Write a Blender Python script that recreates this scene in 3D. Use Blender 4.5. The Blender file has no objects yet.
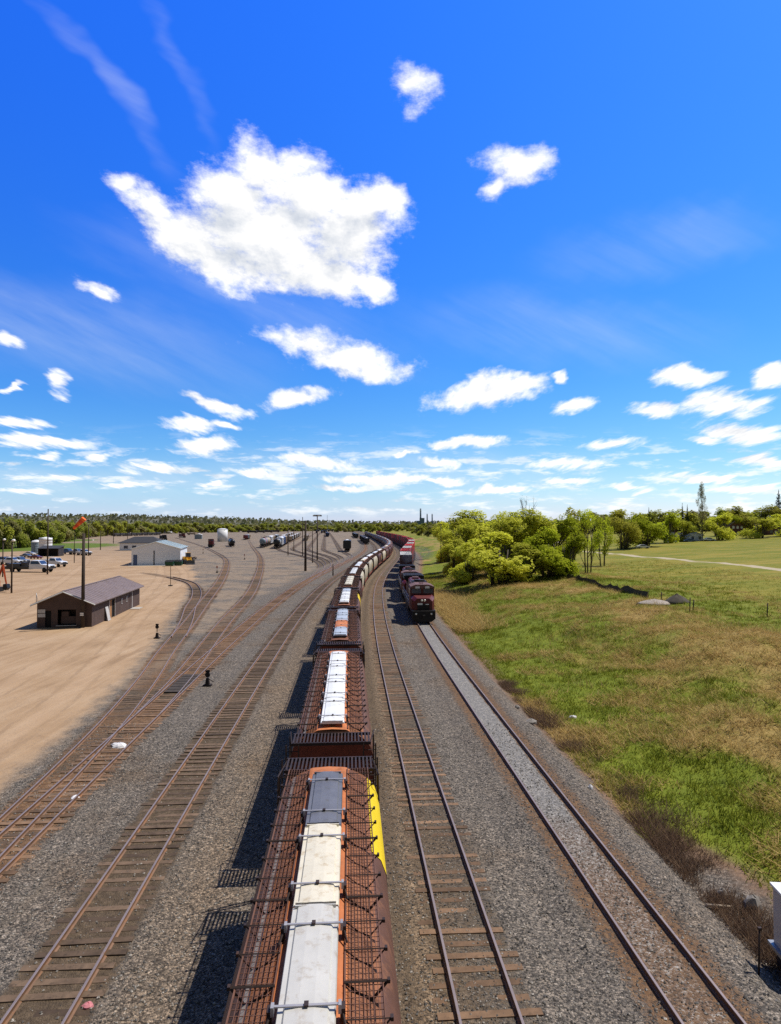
import bpy, math, random
import numpy as np
from mathutils import Vector, Matrix
R = math.radians
sc = bpy.context.scene
col = sc.collection
rnd = random.Random(7)
rng = np.random.default_rng(11)

# ---------------------------------------------------------------- camera and pixel rays (used only to find where things stand on the ground)
F, CX, CY, HC, PITCH = 620.0, 390.5, 512.0, 12.0, R(1.293)
def ray(px, py):
    v = Vector(((px-CX)/F, 1.0, (CY-py)/F))
    c, s = math.cos(PITCH), math.sin(PITCH)
    return Vector((v.x, v.y*c - v.z*s, v.y*s + v.z*c))
cam_d = bpy.data.cameras.new('Camera'); cam = bpy.data.objects.new('Camera', cam_d); col.objects.link(cam)
cam.location = (0, 0, HC); cam.rotation_euler = (math.pi/2 + PITCH, 0, 0)
cam_d.sensor_fit = 'HORIZONTAL'; cam_d.sensor_width = 24.0; cam_d.lens = 24.0*F/781.0
cam_d.clip_start = 0.1; cam_d.clip_end = 20000
sc.camera = cam

# ---------------------------------------------------------------- value noise
_h = np.random.default_rng(5).random((256, 256))
def vnoise(x, y, s=1.0, seed=0):
    x = np.asarray(x, float)/s + seed*17.3; y = np.asarray(y, float)/s + seed*9.1
    xi = np.floor(x).astype(int); yi = np.floor(y).astype(int)
    fx = x-xi; fy = y-yi; fx = fx*fx*(3-2*fx); fy = fy*fy*(3-2*fy)
    g = lambda a, b: _h[a % 256, b % 256]
    return (g(xi,yi)*(1-fx)+g(xi+1,yi)*fx)*(1-fy)+(g(xi,yi+1)*(1-fx)+g(xi+1,yi+1)*fx)*fy
def fbm(x, y, s, seed=0, n=4):
    t = 0; a = .5; w = 0
    for k in range(n):
        t = t + a*vnoise(x, y, s/2**k, seed+k); w += a; a *= .5
    return t/w
def sstep(a, b, x):
    t = np.clip((np.asarray(x, float)-a)/(b-a), 0, 1); return t*t*(3-2*t)

# ---------------------------------------------------------------- the line of the main tracks
_ky = [-80,-20,0,20,40,60,80,100,120,140,160,180,200,220,240,262,287,320,382,480,588,1000,1500,6000]
_kx = [4.55,.63,-.67,-1.97,-3.28,-4.5,-5.45,-6.08,-6.35,-6.1,-5.4,-4.45,-3.35,-2.25,-1.3,-.65,-.35,-.75,-3.2,-8.9,-16,-45,-85,-480]
def pchip(kx, ky):
    kx = np.array(kx, float); ky = np.array(ky, float)
    h = np.diff(kx); dl = np.diff(ky)/h
    m = np.zeros_like(ky); m[0] = dl[0]; m[-1] = dl[-1]
    for i in range(1, len(kx)-1):
        m[i] = (dl[i-1]*h[i]+dl[i]*h[i-1])/(h[i]+h[i-1])
    def f(x):
        x = np.asarray(x, float)
        i = np.clip(np.searchsorted(kx, x)-1, 0, len(kx)-2)
        t = (x-kx[i])/h[i]
        return (ky[i]*(1+2*t)*(1-t)**2 + h[i]*m[i]*t*(1-t)**2 + ky[i+1]*t*t*(3-2*t) + h[i]*m[i+1]*t*t*(t-1))
    return f
XA = pchip(_ky, _kx)
def slope(f, y): return (f(y+.5)-f(y-.5))
def lat(x, y): return (x-XA(y))/np.sqrt(1+slope(XA, y)**2)
def offset_fn(d):
    ys = np.concatenate([np.arange(-60, 400, 2.0), np.arange(400, 2500, 20.0)])
    s = slope(XA, ys); n = np.sqrt(1+s*s)
    X = XA(ys)+d/n; Y = ys-d*s/n
    return lambda y: np.interp(y, Y, X)
OFF = dict(B=4.1, C=9.45, D=-7.0, E=-12.2)
XT = {k: offset_fn(v) for k, v in OFF.items()}; XT['A'] = XA
EY = XT['E']
def rel(pts, base):
    ys = [p[0] for p in pts]; g = pchip(ys, [p[1] for p in pts])
    return lambda y: base(y)+g(y)
XT['F'] = pchip([8,16,23,30,37,48,60,75,100,130,173,219,300,372,500,640],
                [float(EY(8))-.05,float(EY(16))-.2,float(EY(23))-.6,float(EY(30))-1.0,float(EY(37))-1.55,float(EY(48))-2.9,-21.6,-24.6,-29.8,-36,-46,-58,-86,-113,-165,-222])
XT['G'] = pchip([40,48,56,66,80,103,150,220,372,600,800], [float(EY(40))-.02,float(EY(48))-.35,float(EY(56))-1.0,float(EY(66))-2.0,float(EY(80))-3.4,-23.9,-32,-46,-83,-138,-186])
XT['H'] = pchip([68,80,92,103,112,122,133,146,160], [-23.1,-26.2,-29.6,-32.3,-34.9,-38.3,-43,-51.5,-63])
YARD = []
def ladder_track(k):                                     # each yard track leaves the rusty lead and straightens out
    x0 = -24-8.5*k; y0 = 172-11*k; e0 = float(EY(y0)); m0 = float(slope(EY, y0)); L_ = 150+22*k
    def f(y):
        y = np.asarray(y, float); t_ = np.clip((y-y0)/L_, 0, 1); t_ = t_**3*(t_*(6*t_-15)+10)
        return (e0-.02+(y-y0)*m0)*(1-t_)+(x0-(y-300)*.105)*t_
    return f
YARD = [ladder_track(k) for k in range(5)]
YARD0 = [172-11*k for k in range(7)]

# ---------------------------------------------------------------- lie of the land
_by = pchip([-40,10,28,43,60,88,150,220,400,620,2000,7000], [-14,-16.3,-18,-20,-23.5,-30.5,-47,-73,-150,-245,-700,-2300])
def gz(x, y, rough=True):
    x = np.asarray(x, float); y = np.asarray(y, float)
    d = lat(x, y)
    z = np.full(np.broadcast(x, y).shape, -.205)
    z = z - .10*sstep(1.7, 2.4, np.abs(d))*(d < 2.05)*(d > -4.5) - .06*sstep(1.6,2.3,np.abs(d+7))*(d>-9.6)*(d<-4.5)
    z = z - .10*(1-sstep(.2,.9,np.abs(d-6.8)))
    # right-hand shoulder, bank and field
    sh = sstep(11.3, 13.0, d)
    z = z - .75*sh
    t = np.maximum(d-13.0, 0)
    bank = 3.2*sstep(-3, 26, t)*sstep(0, 3, t+1.2)+.045*np.clip(t-45, 0, 130)
    bank = bank*(1-.5*sstep(420, 900, y))
    bump = (fbm(x, y, 9, 3)-.5)*1.9+(fbm(x, y, 2.4, 8)-.5)*.95
    bump = bump*(1-.72*sstep(24, 44, t))
    z = z + bank + bump*sstep(.5, 5, t)*(.35+.65*sstep(3,10,t))
    if rough:
        near = 1-sstep(90, 160, y)
        z = z + (fbm(x, y, .8, 12, 3)-.5)*.05*near*(d < 12)
        z = z + (fbm(x, y, 6, 2)-.5)*.12*sstep(-16, -24, d)
    # the wide land rises a little far off
    z = z + 10*sstep(1500, 5000, np.hypot(x, y))
    return z
def gz1(x, y): return float(gz(np.array([x]), np.array([y]), False)[0])
def at(px, py):
    """where the ray through a pixel meets the ground"""
    v = ray(px, py); t = 8.0
    p = Vector((0, 0, HC))
    step = .5
    while t < 5000:
        q = p+v*t
        if q.z <= gz1(q.x, q.y):
            lo, hi = t-step, t
            for _ in range(14):
                m = (lo+hi)/2; q = p+v*m
                if q.z <= gz1(q.x, q.y): hi = m
                else: lo = m
            q = p+v*hi
            return Vector((q.x, q.y, gz1(q.x, q.y)))
        step = max(.4, t*.01); t += step
    return p+v*1500
def top_z(px, py, y):
    """height seen at a pixel at distance y"""
    v = ray(px, py); return HC+v.z/v.y*y
def xat(px, y):
    v = ray(px, 526); return v.x/v.y*y

# ---------------------------------------------------------------- node helper
class NT:
    def __init__(s, tree): s.t = tree; s.n = tree.nodes; s.l = tree.links
    def new(s, ty, **kw):
        n = s.n.new(ty)
        for k, v in kw.items(): setattr(n, k, v)
        return n
    def put(s, sock, v):
        if isinstance(v, bpy.types.NodeSocket): s.l.new(v, sock)
        elif v is not None:
            if hasattr(sock.default_value, '__len__') and not hasattr(v, '__len__'): v = (v,)*len(sock.default_value)
            if hasattr(sock.default_value, '__len__') and len(sock.default_value) == 4 and len(v) == 3: v = (*v, 1)
            sock.default_value = v
    def m(s, op, a, b=None, c=None, clamp=False):
        n = s.new('ShaderNodeMath', operation=op, use_clamp=clamp)
        for i, v in enumerate((a, b, c)):
            if v is not None: s.put(n.inputs[i], v)
        return n.outputs[0]
    def v(s, op, a, b=None, scale=None):
        n = s.new('ShaderNodeVectorMath', operation=op)
        s.put(n.inputs[0], a)
        if b is not None: s.put(n.inputs[1], b)
        if scale is not None: s.put(n.inputs['Scale'], scale)
        return n.outputs['Value'] if op in ('LENGTH', 'DOT_PRODUCT', 'DISTANCE') else n.outputs[0]
    def mix(s, f, a, b, blend='MIX'):
        n = s.new('ShaderNodeMix', data_type='RGBA', blend_type=blend)
        s.put(n.inputs[0], f); s.put(n.inputs[6], a); s.put(n.inputs[7], b)
        return n.outputs[2]
    def ss(s, x, a, b):
        n = s.new('ShaderNodeMapRange', interpolation_type='SMOOTHSTEP')
        s.put(n.inputs[0], x); s.put(n.inputs[1], a); s.put(n.inputs[2], b); s.put(n.inputs[3], 0.0); s.put(n.inputs[4], 1.0)
        return n.outputs[0]
    def lin(s, x, a, b, c, d):
        n = s.new('ShaderNodeMapRange'); 
        for i, v in enumerate((x, a, b, c, d)): s.put(n.inputs[i], v)
        return n.outputs[0]
    def noise(s, vec, scale, detail=4, rough=.55, dist=0, out='Fac'):
        n = s.new('ShaderNodeTexNoise'); s.put(n.inputs['Vector'], vec)
        n.inputs['Scale'].default_value = scale; n.inputs['Detail'].default_value = detail
        n.inputs['Roughness'].default_value = rough; n.inputs['Distortion'].default_value = dist
        return n.outputs[out]
    def vor(s, vec, scale, out='Color', feature='F1'):
        n = s.new('ShaderNodeTexVoronoi', feature=feature); s.put(n.inputs['Vector'], vec); n.inputs['Scale'].default_value = scale
        return n.outputs[out]
    def attr(s, name, out='Fac'):
        n = s.new('ShaderNodeAttribute', attribute_name=name); return n.outputs[out]
    def ramp(s, f, stops, interp='LINEAR'):
        n = s.new('ShaderNodeValToRGB'); s.put(n.inputs[0], f); cr = n.color_ramp; cr.interpolation = interp
        while len(cr.elements) < len(stops): cr.elements.new(.5)
        for e, (p, c) in zip(cr.elements, stops): e.position = p; e.color = (*c, 1)
        return n.outputs[0]
    def sep(s, vec):
        n = s.new('ShaderNodeSeparateXYZ'); s.put(n.inputs[0], vec); return n.outputs
    def comb(s, x, y, z):
        n = s.new('ShaderNodeCombineXYZ')
        for i, v in enumerate((x, y, z)): s.put(n.inputs[i], v)
        return n.outputs[0]
    def bump(s, h, strength, dist):
        n = s.new('ShaderNodeBump'); s.put(n.inputs['Height'], h); s.put(n.inputs['Strength'], strength); s.put(n.inputs['Distance'], dist)
        return n.outputs[0]

def new_mat(name):
    m = bpy.data.materials.new(name); m.use_nodes = True
    t = NT(m.node_tree); b = m.node_tree.nodes['Principled BSDF']
    return m, t, b
MATS = {}
def mat(name, c, rough=.7, metal=0., var=.25, scale=1.5, grime=None, grime_amt=.5, spec=.3, per=0., streak=False, bumpy=0.):
    """weathered surface: base colour broken up by noise, patches of a second colour, slight change from object to object"""
    if name in MATS: return MATS[name]
    m, t, b = new_mat(name)
    tc = t.new('ShaderNodeTexCoord').outputs['Object']
    oi = t.new('ShaderNodeObjectInfo').outputs['Random']
    vec = t.v('ADD', tc, t.comb(t.m('MULTIPLY', oi, 31.0), t.m('MULTIPLY', oi, 17.0), 0))
    n1 = t.noise(vec, scale, 6, .65)
    v = t.lin(n1, .25, .75, 1-var, 1+var)
    if per: v = t.m('MULTIPLY', v, t.lin(oi, 0, 1, 1-per, 1+per))
    c1 = t.v('SCALE', c, scale=v)
    if grime is not None:
        sv = t.v('MULTIPLY', vec, (1, 1, .18)) if streak else vec
        n2 = t.noise(sv, scale*2.3, 8, .7)
        f = t.ss(n2, .62-.22*grime_amt, .78-.2*grime_amt)
        c1 = t.mix(t.m('MULTIPLY', f, min(1, .35+grime_amt*.6)), c1, grime)
        t.put(b.inputs['Roughness'], t.lin(f, 0, 1, rough, min(1, rough+.25)))
    else:
        t.put(b.inputs['Roughness'], t.lin(n1, .3, .7, max(.05, rough-.1), min(1, rough+.1)))
    t.put(b.inputs['Base Color'], c1)
    b.inputs['Metallic'].default_value = metal
    b.inputs['Specular IOR Level'].default_value = spec
    if bumpy: t.put(b.inputs['Normal'], t.bump(t.noise(vec, scale*6, 5, .6), .5, bumpy))
    MATS[name] = m
    return m

# ---------------------------------------------------------------- mesh helper
class MB:
    def __init__(s): s.v = []; s.f = []; s.mi = []; s.sm = []
    def add(s, vs, fs, mi=0, smooth=False):
        o = len(s.v); s.v += [tuple(p) for p in vs]
        for f in fs: s.f.append([o+i for i in f]); s.mi.append(mi); s.sm.append(smooth)
        return s
    def box(s, c, d, mi=0, rz=0, taper=1.0):
        x, y, z = d[0]/2, d[1]/2, d[2]/2; a, b = math.cos(rz), math.sin(rz)
        vs = []
        for (i, j, k) in ((-1,-1,-1),(1,-1,-1),(1,1,-1),(-1,1,-1),(-1,-1,1),(1,-1,1),(1,1,1),(-1,1,1)):
            tp = taper if k > 0 else 1
            X, Y = i*x*tp, j*y*tp
            vs.append((c[0]+X*a-Y*b, c[1]+X*b+Y*a, c[2]+k*z))
        return s.add(vs, [(0,3,2,1),(4,5,6,7),(0,1,5,4),(1,2,6,5),(2,3,7,6),(3,0,4,7)], mi)
    def tube(s, p, q, r0, r1=None, n=6, mi=0, smooth=True, caps=True):
        p, q = Vector(p), Vector(q); r1 = r0 if r1 is None else r1
        d = (q-p).normalized(); u = d.orthogonal().normalized(); w = d.cross(u)
        if n == 4: u, w = (u+w).normalized(), (w-u).normalized()
        vs = []
        for c, r in ((p, r0), (q, r1)):
            for k in range(n):
                a = 2*math.pi*k/n; vs.append(c+(u*math.cos(a)+w*math.sin(a))*r)
        fs = [(k, (k+1) % n, n+(k+1) % n, n+k) for k in range(n)]
        s.add(vs, fs, mi, smooth and n > 4)
        if caps: s.add(vs, [tuple(range(n-1, -1, -1)), tuple(range(n, 2*n))], mi)
        return s
    def path(s, pts, r, n=5, mi=0):
        for a, b in zip(pts, pts[1:]): s.tube(a, b, r, n=n, mi=mi)
        return s
    def loft(s, rings, closed=True, caps=(True, True), mi=0, smooth=True):
        n = len(rings[0]); vs = [p for r in rings for p in r]; fs = []
        for i in range(len(rings)-1):
            for k in range(n if closed else n-1):
                a, b = i*n+k, i*n+(k+1) % n; fs.append((a, b, b+n, a+n))
        s.add(vs, fs, mi, smooth)
        if closed and caps[0]: s.add(rings[0], [tuple(range(n-1, -1, -1))], mi)
        if closed and caps[1]: s.add(rings[-1], [tuple(range(n))], mi)
        return s
    def prism(s, prof, axis, a, b, mi=0):
        """closed 2-D outline pushed along an axis"""
        def P(u, w, t): return {'x': (t, u, w), 'y': (u, t, w), 'z': (u, w, t)}[axis]
        return s.loft([[P(u, w, a) for u, w in prof], [P(u, w, b) for u, w in prof]], mi=mi, smooth=False)
    def lathe(s, prof, c=(0,0,0), axis='z', n=16, mi=0, smooth=True):
        rings = []
        for r, t in prof:
            ring = []
            for k in range(n):
                a = 2*math.pi*k/n; u, w = r*math.cos(a), r*math.sin(a)
                p = {'z': (u, w, t), 'y': (u, t, w), 'x': (t, u, w)}[axis]
                ring.append((c[0]+p[0], c[1]+p[1], c[2]+p[2]))
            rings.append(ring)
        return s.loft(rings, mi=mi, smooth=smooth)
    def mesh(s, name, mats):
        me = bpy.data.meshes.new(name); me.from_pydata(s.v, [], s.f)
        for mm in (mats if isinstance(mats, (list, tuple)) else [mats]): me.materials.append(mm)
        me.polygons.foreach_set('material_index', s.mi); me.polygons.foreach_set('use_smooth', s.sm)
        import bmesh
        bm = bmesh.new(); bm.from_mesh(me); bmesh.ops.remove_doubles(bm, verts=bm.verts, dist=1e-5)
        bmesh.ops.recalc_face_normals(bm, faces=bm.faces); bm.to_mesh(me); bm.free()
        me.update(); return me
    def build(s, name, mats, parent=None, loc=None, rz=0):
        return obj(name, s.mesh(name, mats), parent, loc, rz)
def obj(name, me, parent=None, loc=None, rz=0):
    o = bpy.data.objects.new(name, me); col.objects.link(o)
    if parent is not None: o.parent = parent
    if loc is not None: o.location = loc
    if rz: o.rotation_euler = (0, 0, rz)
    return o
def tag(o, label, cat, group=None):
    o['label'] = label; o['category'] = cat
    if group: o['group'] = group
    return o
def thing(name, label, cat, loc=(0,0,0), rz=0, group=None):
    o = bpy.data.objects.new(name, None); col.objects.link(o); o.empty_display_size = .3
    o.location = loc; o.rotation_euler = (0, 0, rz)
    return tag(o, label, cat, group)
def kids(o): return KIDS.get(o.name) or [c for c in bpy.data.objects if c.parent == o]
KIDS = {}
def snapshot(root):
    """children lists of a thing, so that copying does not search the scene again"""
    for o in [root]+list(root.children_recursive): KIDS[o.name] = list(o.children)
def dup(root, loc, rz, label, group=None):
    def cp(o, par):
        c = o.copy(); col.objects.link(c)
        if par is not None: c.parent = par
        for k in KIDS.get(o.name, []): cp(k, c)
        return c
    if root.name not in KIDS: snapshot(root)
    r = cp(root, None); r.location = loc; r.rotation_euler = (0, 0, rz); r['label'] = label
    if group: r['group'] = group
    return r
def np_mesh(name, V, Fc, m, smooth=False):
    me = bpy.data.meshes.new(name); me.from_pydata(np.asarray(V), [], np.asarray(Fc)); me.materials.append(m)
    if smooth: me.polygons.foreach_set('use_smooth', np.ones(len(me.polygons), bool))
    me.update(); return me
def vattr(me, name, a):
    at_ = me.attributes.new(name, 'FLOAT', 'POINT'); at_.data.foreach_set('value', np.asarray(a, np.float32).ravel())
# ================================================================ sky, sun
SUN_EL, SUN_AZ = R(60), R(66)          # azimuth measured from +Y towards +X
SUN = Vector((math.sin(SUN_AZ)*math.cos(SUN_EL), math.cos(SUN_AZ)*math.cos(SUN_EL), math.sin(SUN_EL)))
sd = bpy.data.lights.new('sun', 'SUN'); sd.energy = 5.0; sd.angle = R(.53); sd.color = (1, .955, .88)
so = bpy.data.objects.new('sun', sd); col.objects.link(so); so.location = (60, 30, 90)
so.rotation_euler = SUN.to_track_quat('Z', 'Y').to_euler()
SKY_S = .12
world = bpy.data.worlds.new('World'); sc.world = world; world.use_nodes = True
w = NT(world.node_tree); bg = world.node_tree.nodes['Background']
sky = w.new('ShaderNodeTexSky', sky_type='NISHITA'); sky.sun_disc = False
sky.sun_elevation = SUN_EL; sky.sun_rotation = SUN_AZ; sky.altitude = 300; sky.air_density = 1.0; sky.dust_density = .35; sky.ozone_density = 2.2
hs = w.new('ShaderNodeHueSaturation'); hs.inputs['Hue'].default_value = .515; hs.inputs['Saturation'].default_value = 1.22; hs.inputs['Value'].default_value = 1.0
w.put(hs.inputs['Color'], sky.outputs[0])
gdir = w.new('ShaderNodeTexCoord').outputs['Generated']
gx, gy, gzz = w.sep(gdir)
_r, _g, _b = w.sep(hs.outputs[0])                      # deeper, clearer blue than the model's default air
skyc = w.comb(w.m('MULTIPLY', w.m('POWER', _r, 1.5), .38), w.m('MULTIPLY', w.m('POWER', _g, .96), 1.17), w.m('MULTIPLY', w.m('POWER', _b, .20), 6.2))
glow = w.lin(w.v('DOT_PRODUCT', gdir, tuple(SUN)), .20, .92, .86, 1.12)   # brighter towards the sun's side
skyc = w.v('SCALE', skyc, scale=glow)
dim_sky = w.v('MULTIPLY', sky.outputs[0], (.56, .53, .50))
skyc = w.mix(w.ss(gy, .20, .66), dim_sky, skyc)   # boosted blue only ahead; dimmed overhead and behind to cut blue fill in shadows

ay = w.m('MAXIMUM', w.m('ABSOLUTE', gy), .02)
u = w.m('DIVIDE', gx, ay); v = w.m('DIVIDE', gzz, ay)
p = w.comb(u, v, 0)
sloc = w.m('ADD', w.m('MAXIMUM', v, 0), .11)
q = w.comb(w.m('DIVIDE', u, sloc), w.m('MULTIPLY', w.m('LOGARITHM', sloc, math.e), 1.25), 0)
CL_HI = [  # x, y, rx, ry, rotation: the clouds where they stand in the sky
 (265,236,104,54,20),(200,236,66,36,30),(152,210,48,32,38),(182,240,54,36,30),(124,186,20,15,40),(258,152,38,30,40),(300,182,58,34,26),(345,214,54,44,18),(376,196,26,28,20),(368,284,34,16,22),(236,196,62,42,25),(310,270,80,30,6),(330,235,66,40,15),(225,258,66,34,28),(280,215,80,46,15),
]
CL_WISP = [(430,90,40,26,25),(517,168,40,30,-14),(497,192,20,12,-60),(96,293,28,12,28),(300,152,30,16,30)]
CL_LO = [
 (345,357,88,22,10),(305,345,44,20,6),(300,397,44,13,-4),(487,393,64,21,-6),(520,384,34,14,0),(575,407,28,11,-8),(560,381,9,6,0),
 (10,339,22,12,15),(56,383,16,13,40),(10,386,18,4,0),(22,418,38,9,4),(47,440,64,9,4),(47,452,17,6,0),(66,476,24,8,3),(98,456,13,6,0),
 (155,467,38,8,2),(205,445,40,13,0),(217,405,38,10,14),(192,424,40,8,6),(225,424,20,7,0),(255,472,34,7,4),(315,462,50,10,2),(210,483,24,5,0),(125,482,30,6,0),(30,492,26,5,0),
 (690,375,48,14,-4),(655,408,32,12,0),(730,402,46,18,-8),(772,374,24,15,0),(742,430,60,16,3),(705,440,26,6,0),(610,443,38,10,-4),(560,463,48,8,0),(467,442,42,10,3),
 (440,463,28,8,0),(405,451,18,5,0),(385,480,70,9,0),(500,490,40,6,0),(568,479,32,6,0),(627,488,28,6,0),(705,478,56,7,2),(765,461,42,7,0),(745,489,50,7,0),(440,482,34,6,0),(345,490,40,5,0)]
CIR = [(98,74,150,17,50,.115),(174,55,100,11,62,.075),(60,330,260,60,14,.16),(250,300,230,40,22,.12),(660,240,150,40,-10,.10),(560,330,200,50,4,.12),(90,480,200,24,0,.2),(400,470,300,34,0,.2)]
def ell(pp, x, y, rx, ry, rot):
    d = ray(x, y)
    n = w.new('ShaderNodeMapping', vector_type='TEXTURE')
    w.put(n.inputs['Vector'], pp)
    n.inputs['Location'].default_value = (d.x/d.y, d.z/d.y, 0)
    n.inputs['Rotation'].default_value = (0, 0, -R(rot)); n.inputs['Scale'].default_value = (rx/F*1.12, ry/F*1.12, 1)
    return w.m('SUBTRACT', 1.0, w.v('LENGTH', n.outputs[0]))
def chain(pp, lst, soft=.12):
    D = None
    for c in lst:
        if lst is CL_LO: c = (c[0], c[1], c[2]*.93, c[3]*.80, c[4])
        e = ell(pp if D is None else w.v('ADD', pp, w.m('MULTIPLY', D, 1e-7)), *c[:5])
        D = e if D is None else w.m('SMOOTH_MAX', D, e, soft)
    return D
def deck(lst, cirrus, det, horizon):
    """one deck of cumulus with thin veil behind: a background shader"""
    wn = w.noise(q, 2.4, 4, .6, out='Color')
    pw = w.v('ADD', p, w.v('SCALE', w.v('SUBTRACT', wn, (.5, .5, .5)), scale=w.m('MULTIPLY', sloc, .26)))
    D = w.m('MAXIMUM', chain(pw, lst), -1.2)
    if not horizon:                                       # small ragged shreds: thin, mostly shaped by the turbulence
        D = w.m('MAXIMUM', D, w.m('SUBTRACT', w.m('MULTIPLY', chain(w.v('ADD', pw, w.m('MULTIPLY', D, 1e-7)), CL_WISP), .8), .10))
    f1 = w.noise(q, 5.0 if horizon else 6.2, det, .68)
    f2 = w.noise(w.v('ADD', q, (.07, .09, .0)), 5.0 if horizon else 6.2, 5, .64)
    dens = w.m('ADD', w.m('MULTIPLY', D, .95), w.m('MULTIPLY', w.m('SUBTRACT', f1, .5), 1.9))
    alpha = w.ss(dens, .0, .66 if horizon else .62)
    D2 = chain(w.v('ADD', pw, (.010, .040, 0)), [c for c in lst if c[2]*c[3] > 480][:12])
    lump_shade = w.m('MULTIPLY', w.m('SUBTRACT', f1, f2), .75)
    thick = w.m('MULTIPLY', w.ss(D2, .10, 1.0), .24)  # grey undersides and lump shading painted into the cloud colour
    lum = w.m('ADD', w.m('SUBTRACT', 1.14, thick), lump_shade)
    lum = w.m('MINIMUM', w.m('MAXIMUM', lum, .70), 1.15)
    if horizon:
        hq = w.comb(w.m('MULTIPLY', u, 13.0), w.m('MULTIPLY', v, 62.0), 3.7)
        hn = w.noise(hq, 1.15, 6, .6)
        hb = w.m('MULTIPLY', w.ss(v, .008, .03), w.m('SUBTRACT', 1.0, w.ss(v, .09, .17)))
        alpha = w.m('MAXIMUM', alpha, w.m('MULTIPLY', w.ss(hn, .50, .68), w.m('MULTIPLY', hb, .72)))
    ccol = w.mix(w.lin(lum, .72, 1.02, 0, 1), (.76, .84, .98), (1.0, 1.0, 1.0))
    ccol = w.v('SCALE', ccol, scale=w.m('MULTIPLY', lum, 1.0/SKY_S))
    cir = None
    for c in cirrus:
        e = w.m('MULTIPLY', w.ss(ell(pw if cir is None else w.v('ADD', pw, w.m('MULTIPLY', cir, 1e-7)), *c[:5]), 0, .9), c[5]); cir = e if cir is None else w.m('ADD', cir, e)
    st = w.noise(w.comb(w.m('ADD', w.m('MULTIPLY', u, 3.0), w.m('MULTIPLY', v, 2.2)), w.m('MULTIPLY', w.m('SUBTRACT', v, w.m('MULTIPLY', u, -.45)), 11.0), 1.0), 1.6, 5, .6)
    cir = w.m('MULTIPLY', cir, w.lin(st, .3, .7, .25, 1.6))
    c0 = w.mix(cir, skyc, (.86/SKY_S, .93/SKY_S, 1.0/SKY_S))
    n = w.new('ShaderNodeBackground'); w.put(n.inputs['Color'], w.mix(alpha, c0, ccol)); n.inputs['Strength'].default_value = SKY_S
    return n.outputs[0]
def either(f, a, b):
    n = w.new('ShaderNodeMixShader'); w.put(n.inputs[0], f); w.l.new(a, n.inputs[1]); w.l.new(b, n.inputs[2]); return n.outputs[0]
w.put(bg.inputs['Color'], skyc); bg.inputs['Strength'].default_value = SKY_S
hi = deck(CL_HI, CIR[:6], 10, False); lo = deck(CL_LO, CIR[2:], 8, True)
front = w.m('MULTIPLY', w.m('GREATER_THAN', gy, .05), w.m('MULTIPLY', w.m('GREATER_THAN', gzz, -.01), w.m('LESS_THAN', w.m('ABSOLUTE', u), 1.6)))
clouds = either(w.m('GREATER_THAN', v, (526-316)/F), lo, hi)
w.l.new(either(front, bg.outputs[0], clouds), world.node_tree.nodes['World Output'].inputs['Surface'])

# ================================================================ ground
def geo_rows():
    ys = [-40.0]
    while ys[-1] < 4: ys.append(ys[-1]+1.5)
    while ys[-1] < 6500: ys.append(ys[-1]+max(.3, abs(ys[-1])*.011))
    return np.array(ys)
def geo_cols():
    a = [0.0]
    while a[-1] < 15: a.append(a[-1]+.34)
    while a[-1] < 7000: a.append(a[-1]+max(.34, (a[-1]-15)*.045+.34))
    a = np.array(a); return np.concatenate([-a[:0:-1], a])-1.5
gy_, gd_ = geo_rows(), geo_cols()
YY, DD = np.meshgrid(gy_, gd_, indexing='ij')
XX = XA(YY)*(1-sstep(2000, 5000, YY)) + DD
ZZ = gz(XX, YY)
nr, nc = YY.shape
idx = np.arange(nr*nc).reshape(nr, nc)
quads = np.stack([idx[:-1, :-1], idx[:-1, 1:], idx[1:, 1:], idx[1:, :-1]], -1).reshape(-1, 4)
V = np.stack([XX, YY, ZZ], -1).reshape(-1, 3)
PATH = pchip([40,90,121,160,207,260,330,420], [74,75.5,77,75.5,71,68,90,140])
LATV = lat(XX, YY)
def tdist(names):
    b = np.full(XX.shape, 1e3)
    for f, lo, hi in names:
        s = slope(f, YY); dd = np.abs(XX-f(YY))/np.sqrt(1+s*s)
        dd = dd+np.maximum(lo-YY, 0)+np.maximum(YY-hi, 0)*.5
        b = np.minimum(b, dd)
    return b
minor = [(XT['F'], 20, 640), (XT['G'], 44, 800), (XT['H'], 80, 160)]
TRK = tdist(minor)
YTRK = tdist([(f, y0+10, 1200) for f, y0 in zip(YARD, YARD0)])
SAND = _by(YY)-XX
PTH = np.abs(XX-PATH(YY))/np.sqrt(1+slope(PATH, YY)**2)
_green = [at(15, 556), at(50, 551), at(130, 560)]
RUT = [(XX-(_by(YY)-3.6+.8*np.sin(YY/19)))*.9, (XX-(_by(YY)-8.2-.9*np.sin(YY/26+1)))*.9, (XX-(_by(YY)-14-.10*YY+2*np.sin(YY/30)))*.85, (XX+46-.0030*(YY-62)**2+.25*(YY-62))*.8]
LG = 1-np.hypot((XX+225)/62, (YY-352)/95)
LG = np.maximum(LG, 1-np.hypot((XX+280)/34, (YY-500)/70))
LG = np.maximum(LG, sstep(0, 300, -XX-.42*YY-170)*1.1-.5)
LG = np.maximum(LG, sstep(1400, 1900, YY)*1.3-.5)
GT = LATV-13.0
def dry_at(x, y):
    d = lat(x, y)-13
    n = .55*fbm(x, y, 11, 21)+.45*fbm(x, y, 3.2, 33)
    ridge = np.exp(-((d-15)/8.5)**2)*.13+np.exp(-((d-38)/15)**2)*.06
    foot = np.exp(-((d-.3)/1.1)**2)*.1*(y < 48)
    lush = np.exp(-((d-5.5)/3.5)**2)*.04
    return n+ridge+foot-lush-.022
DRY = dry_at(XX, YY)
gme = np_mesh('ground', V, quads, None, True) if False else None
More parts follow.
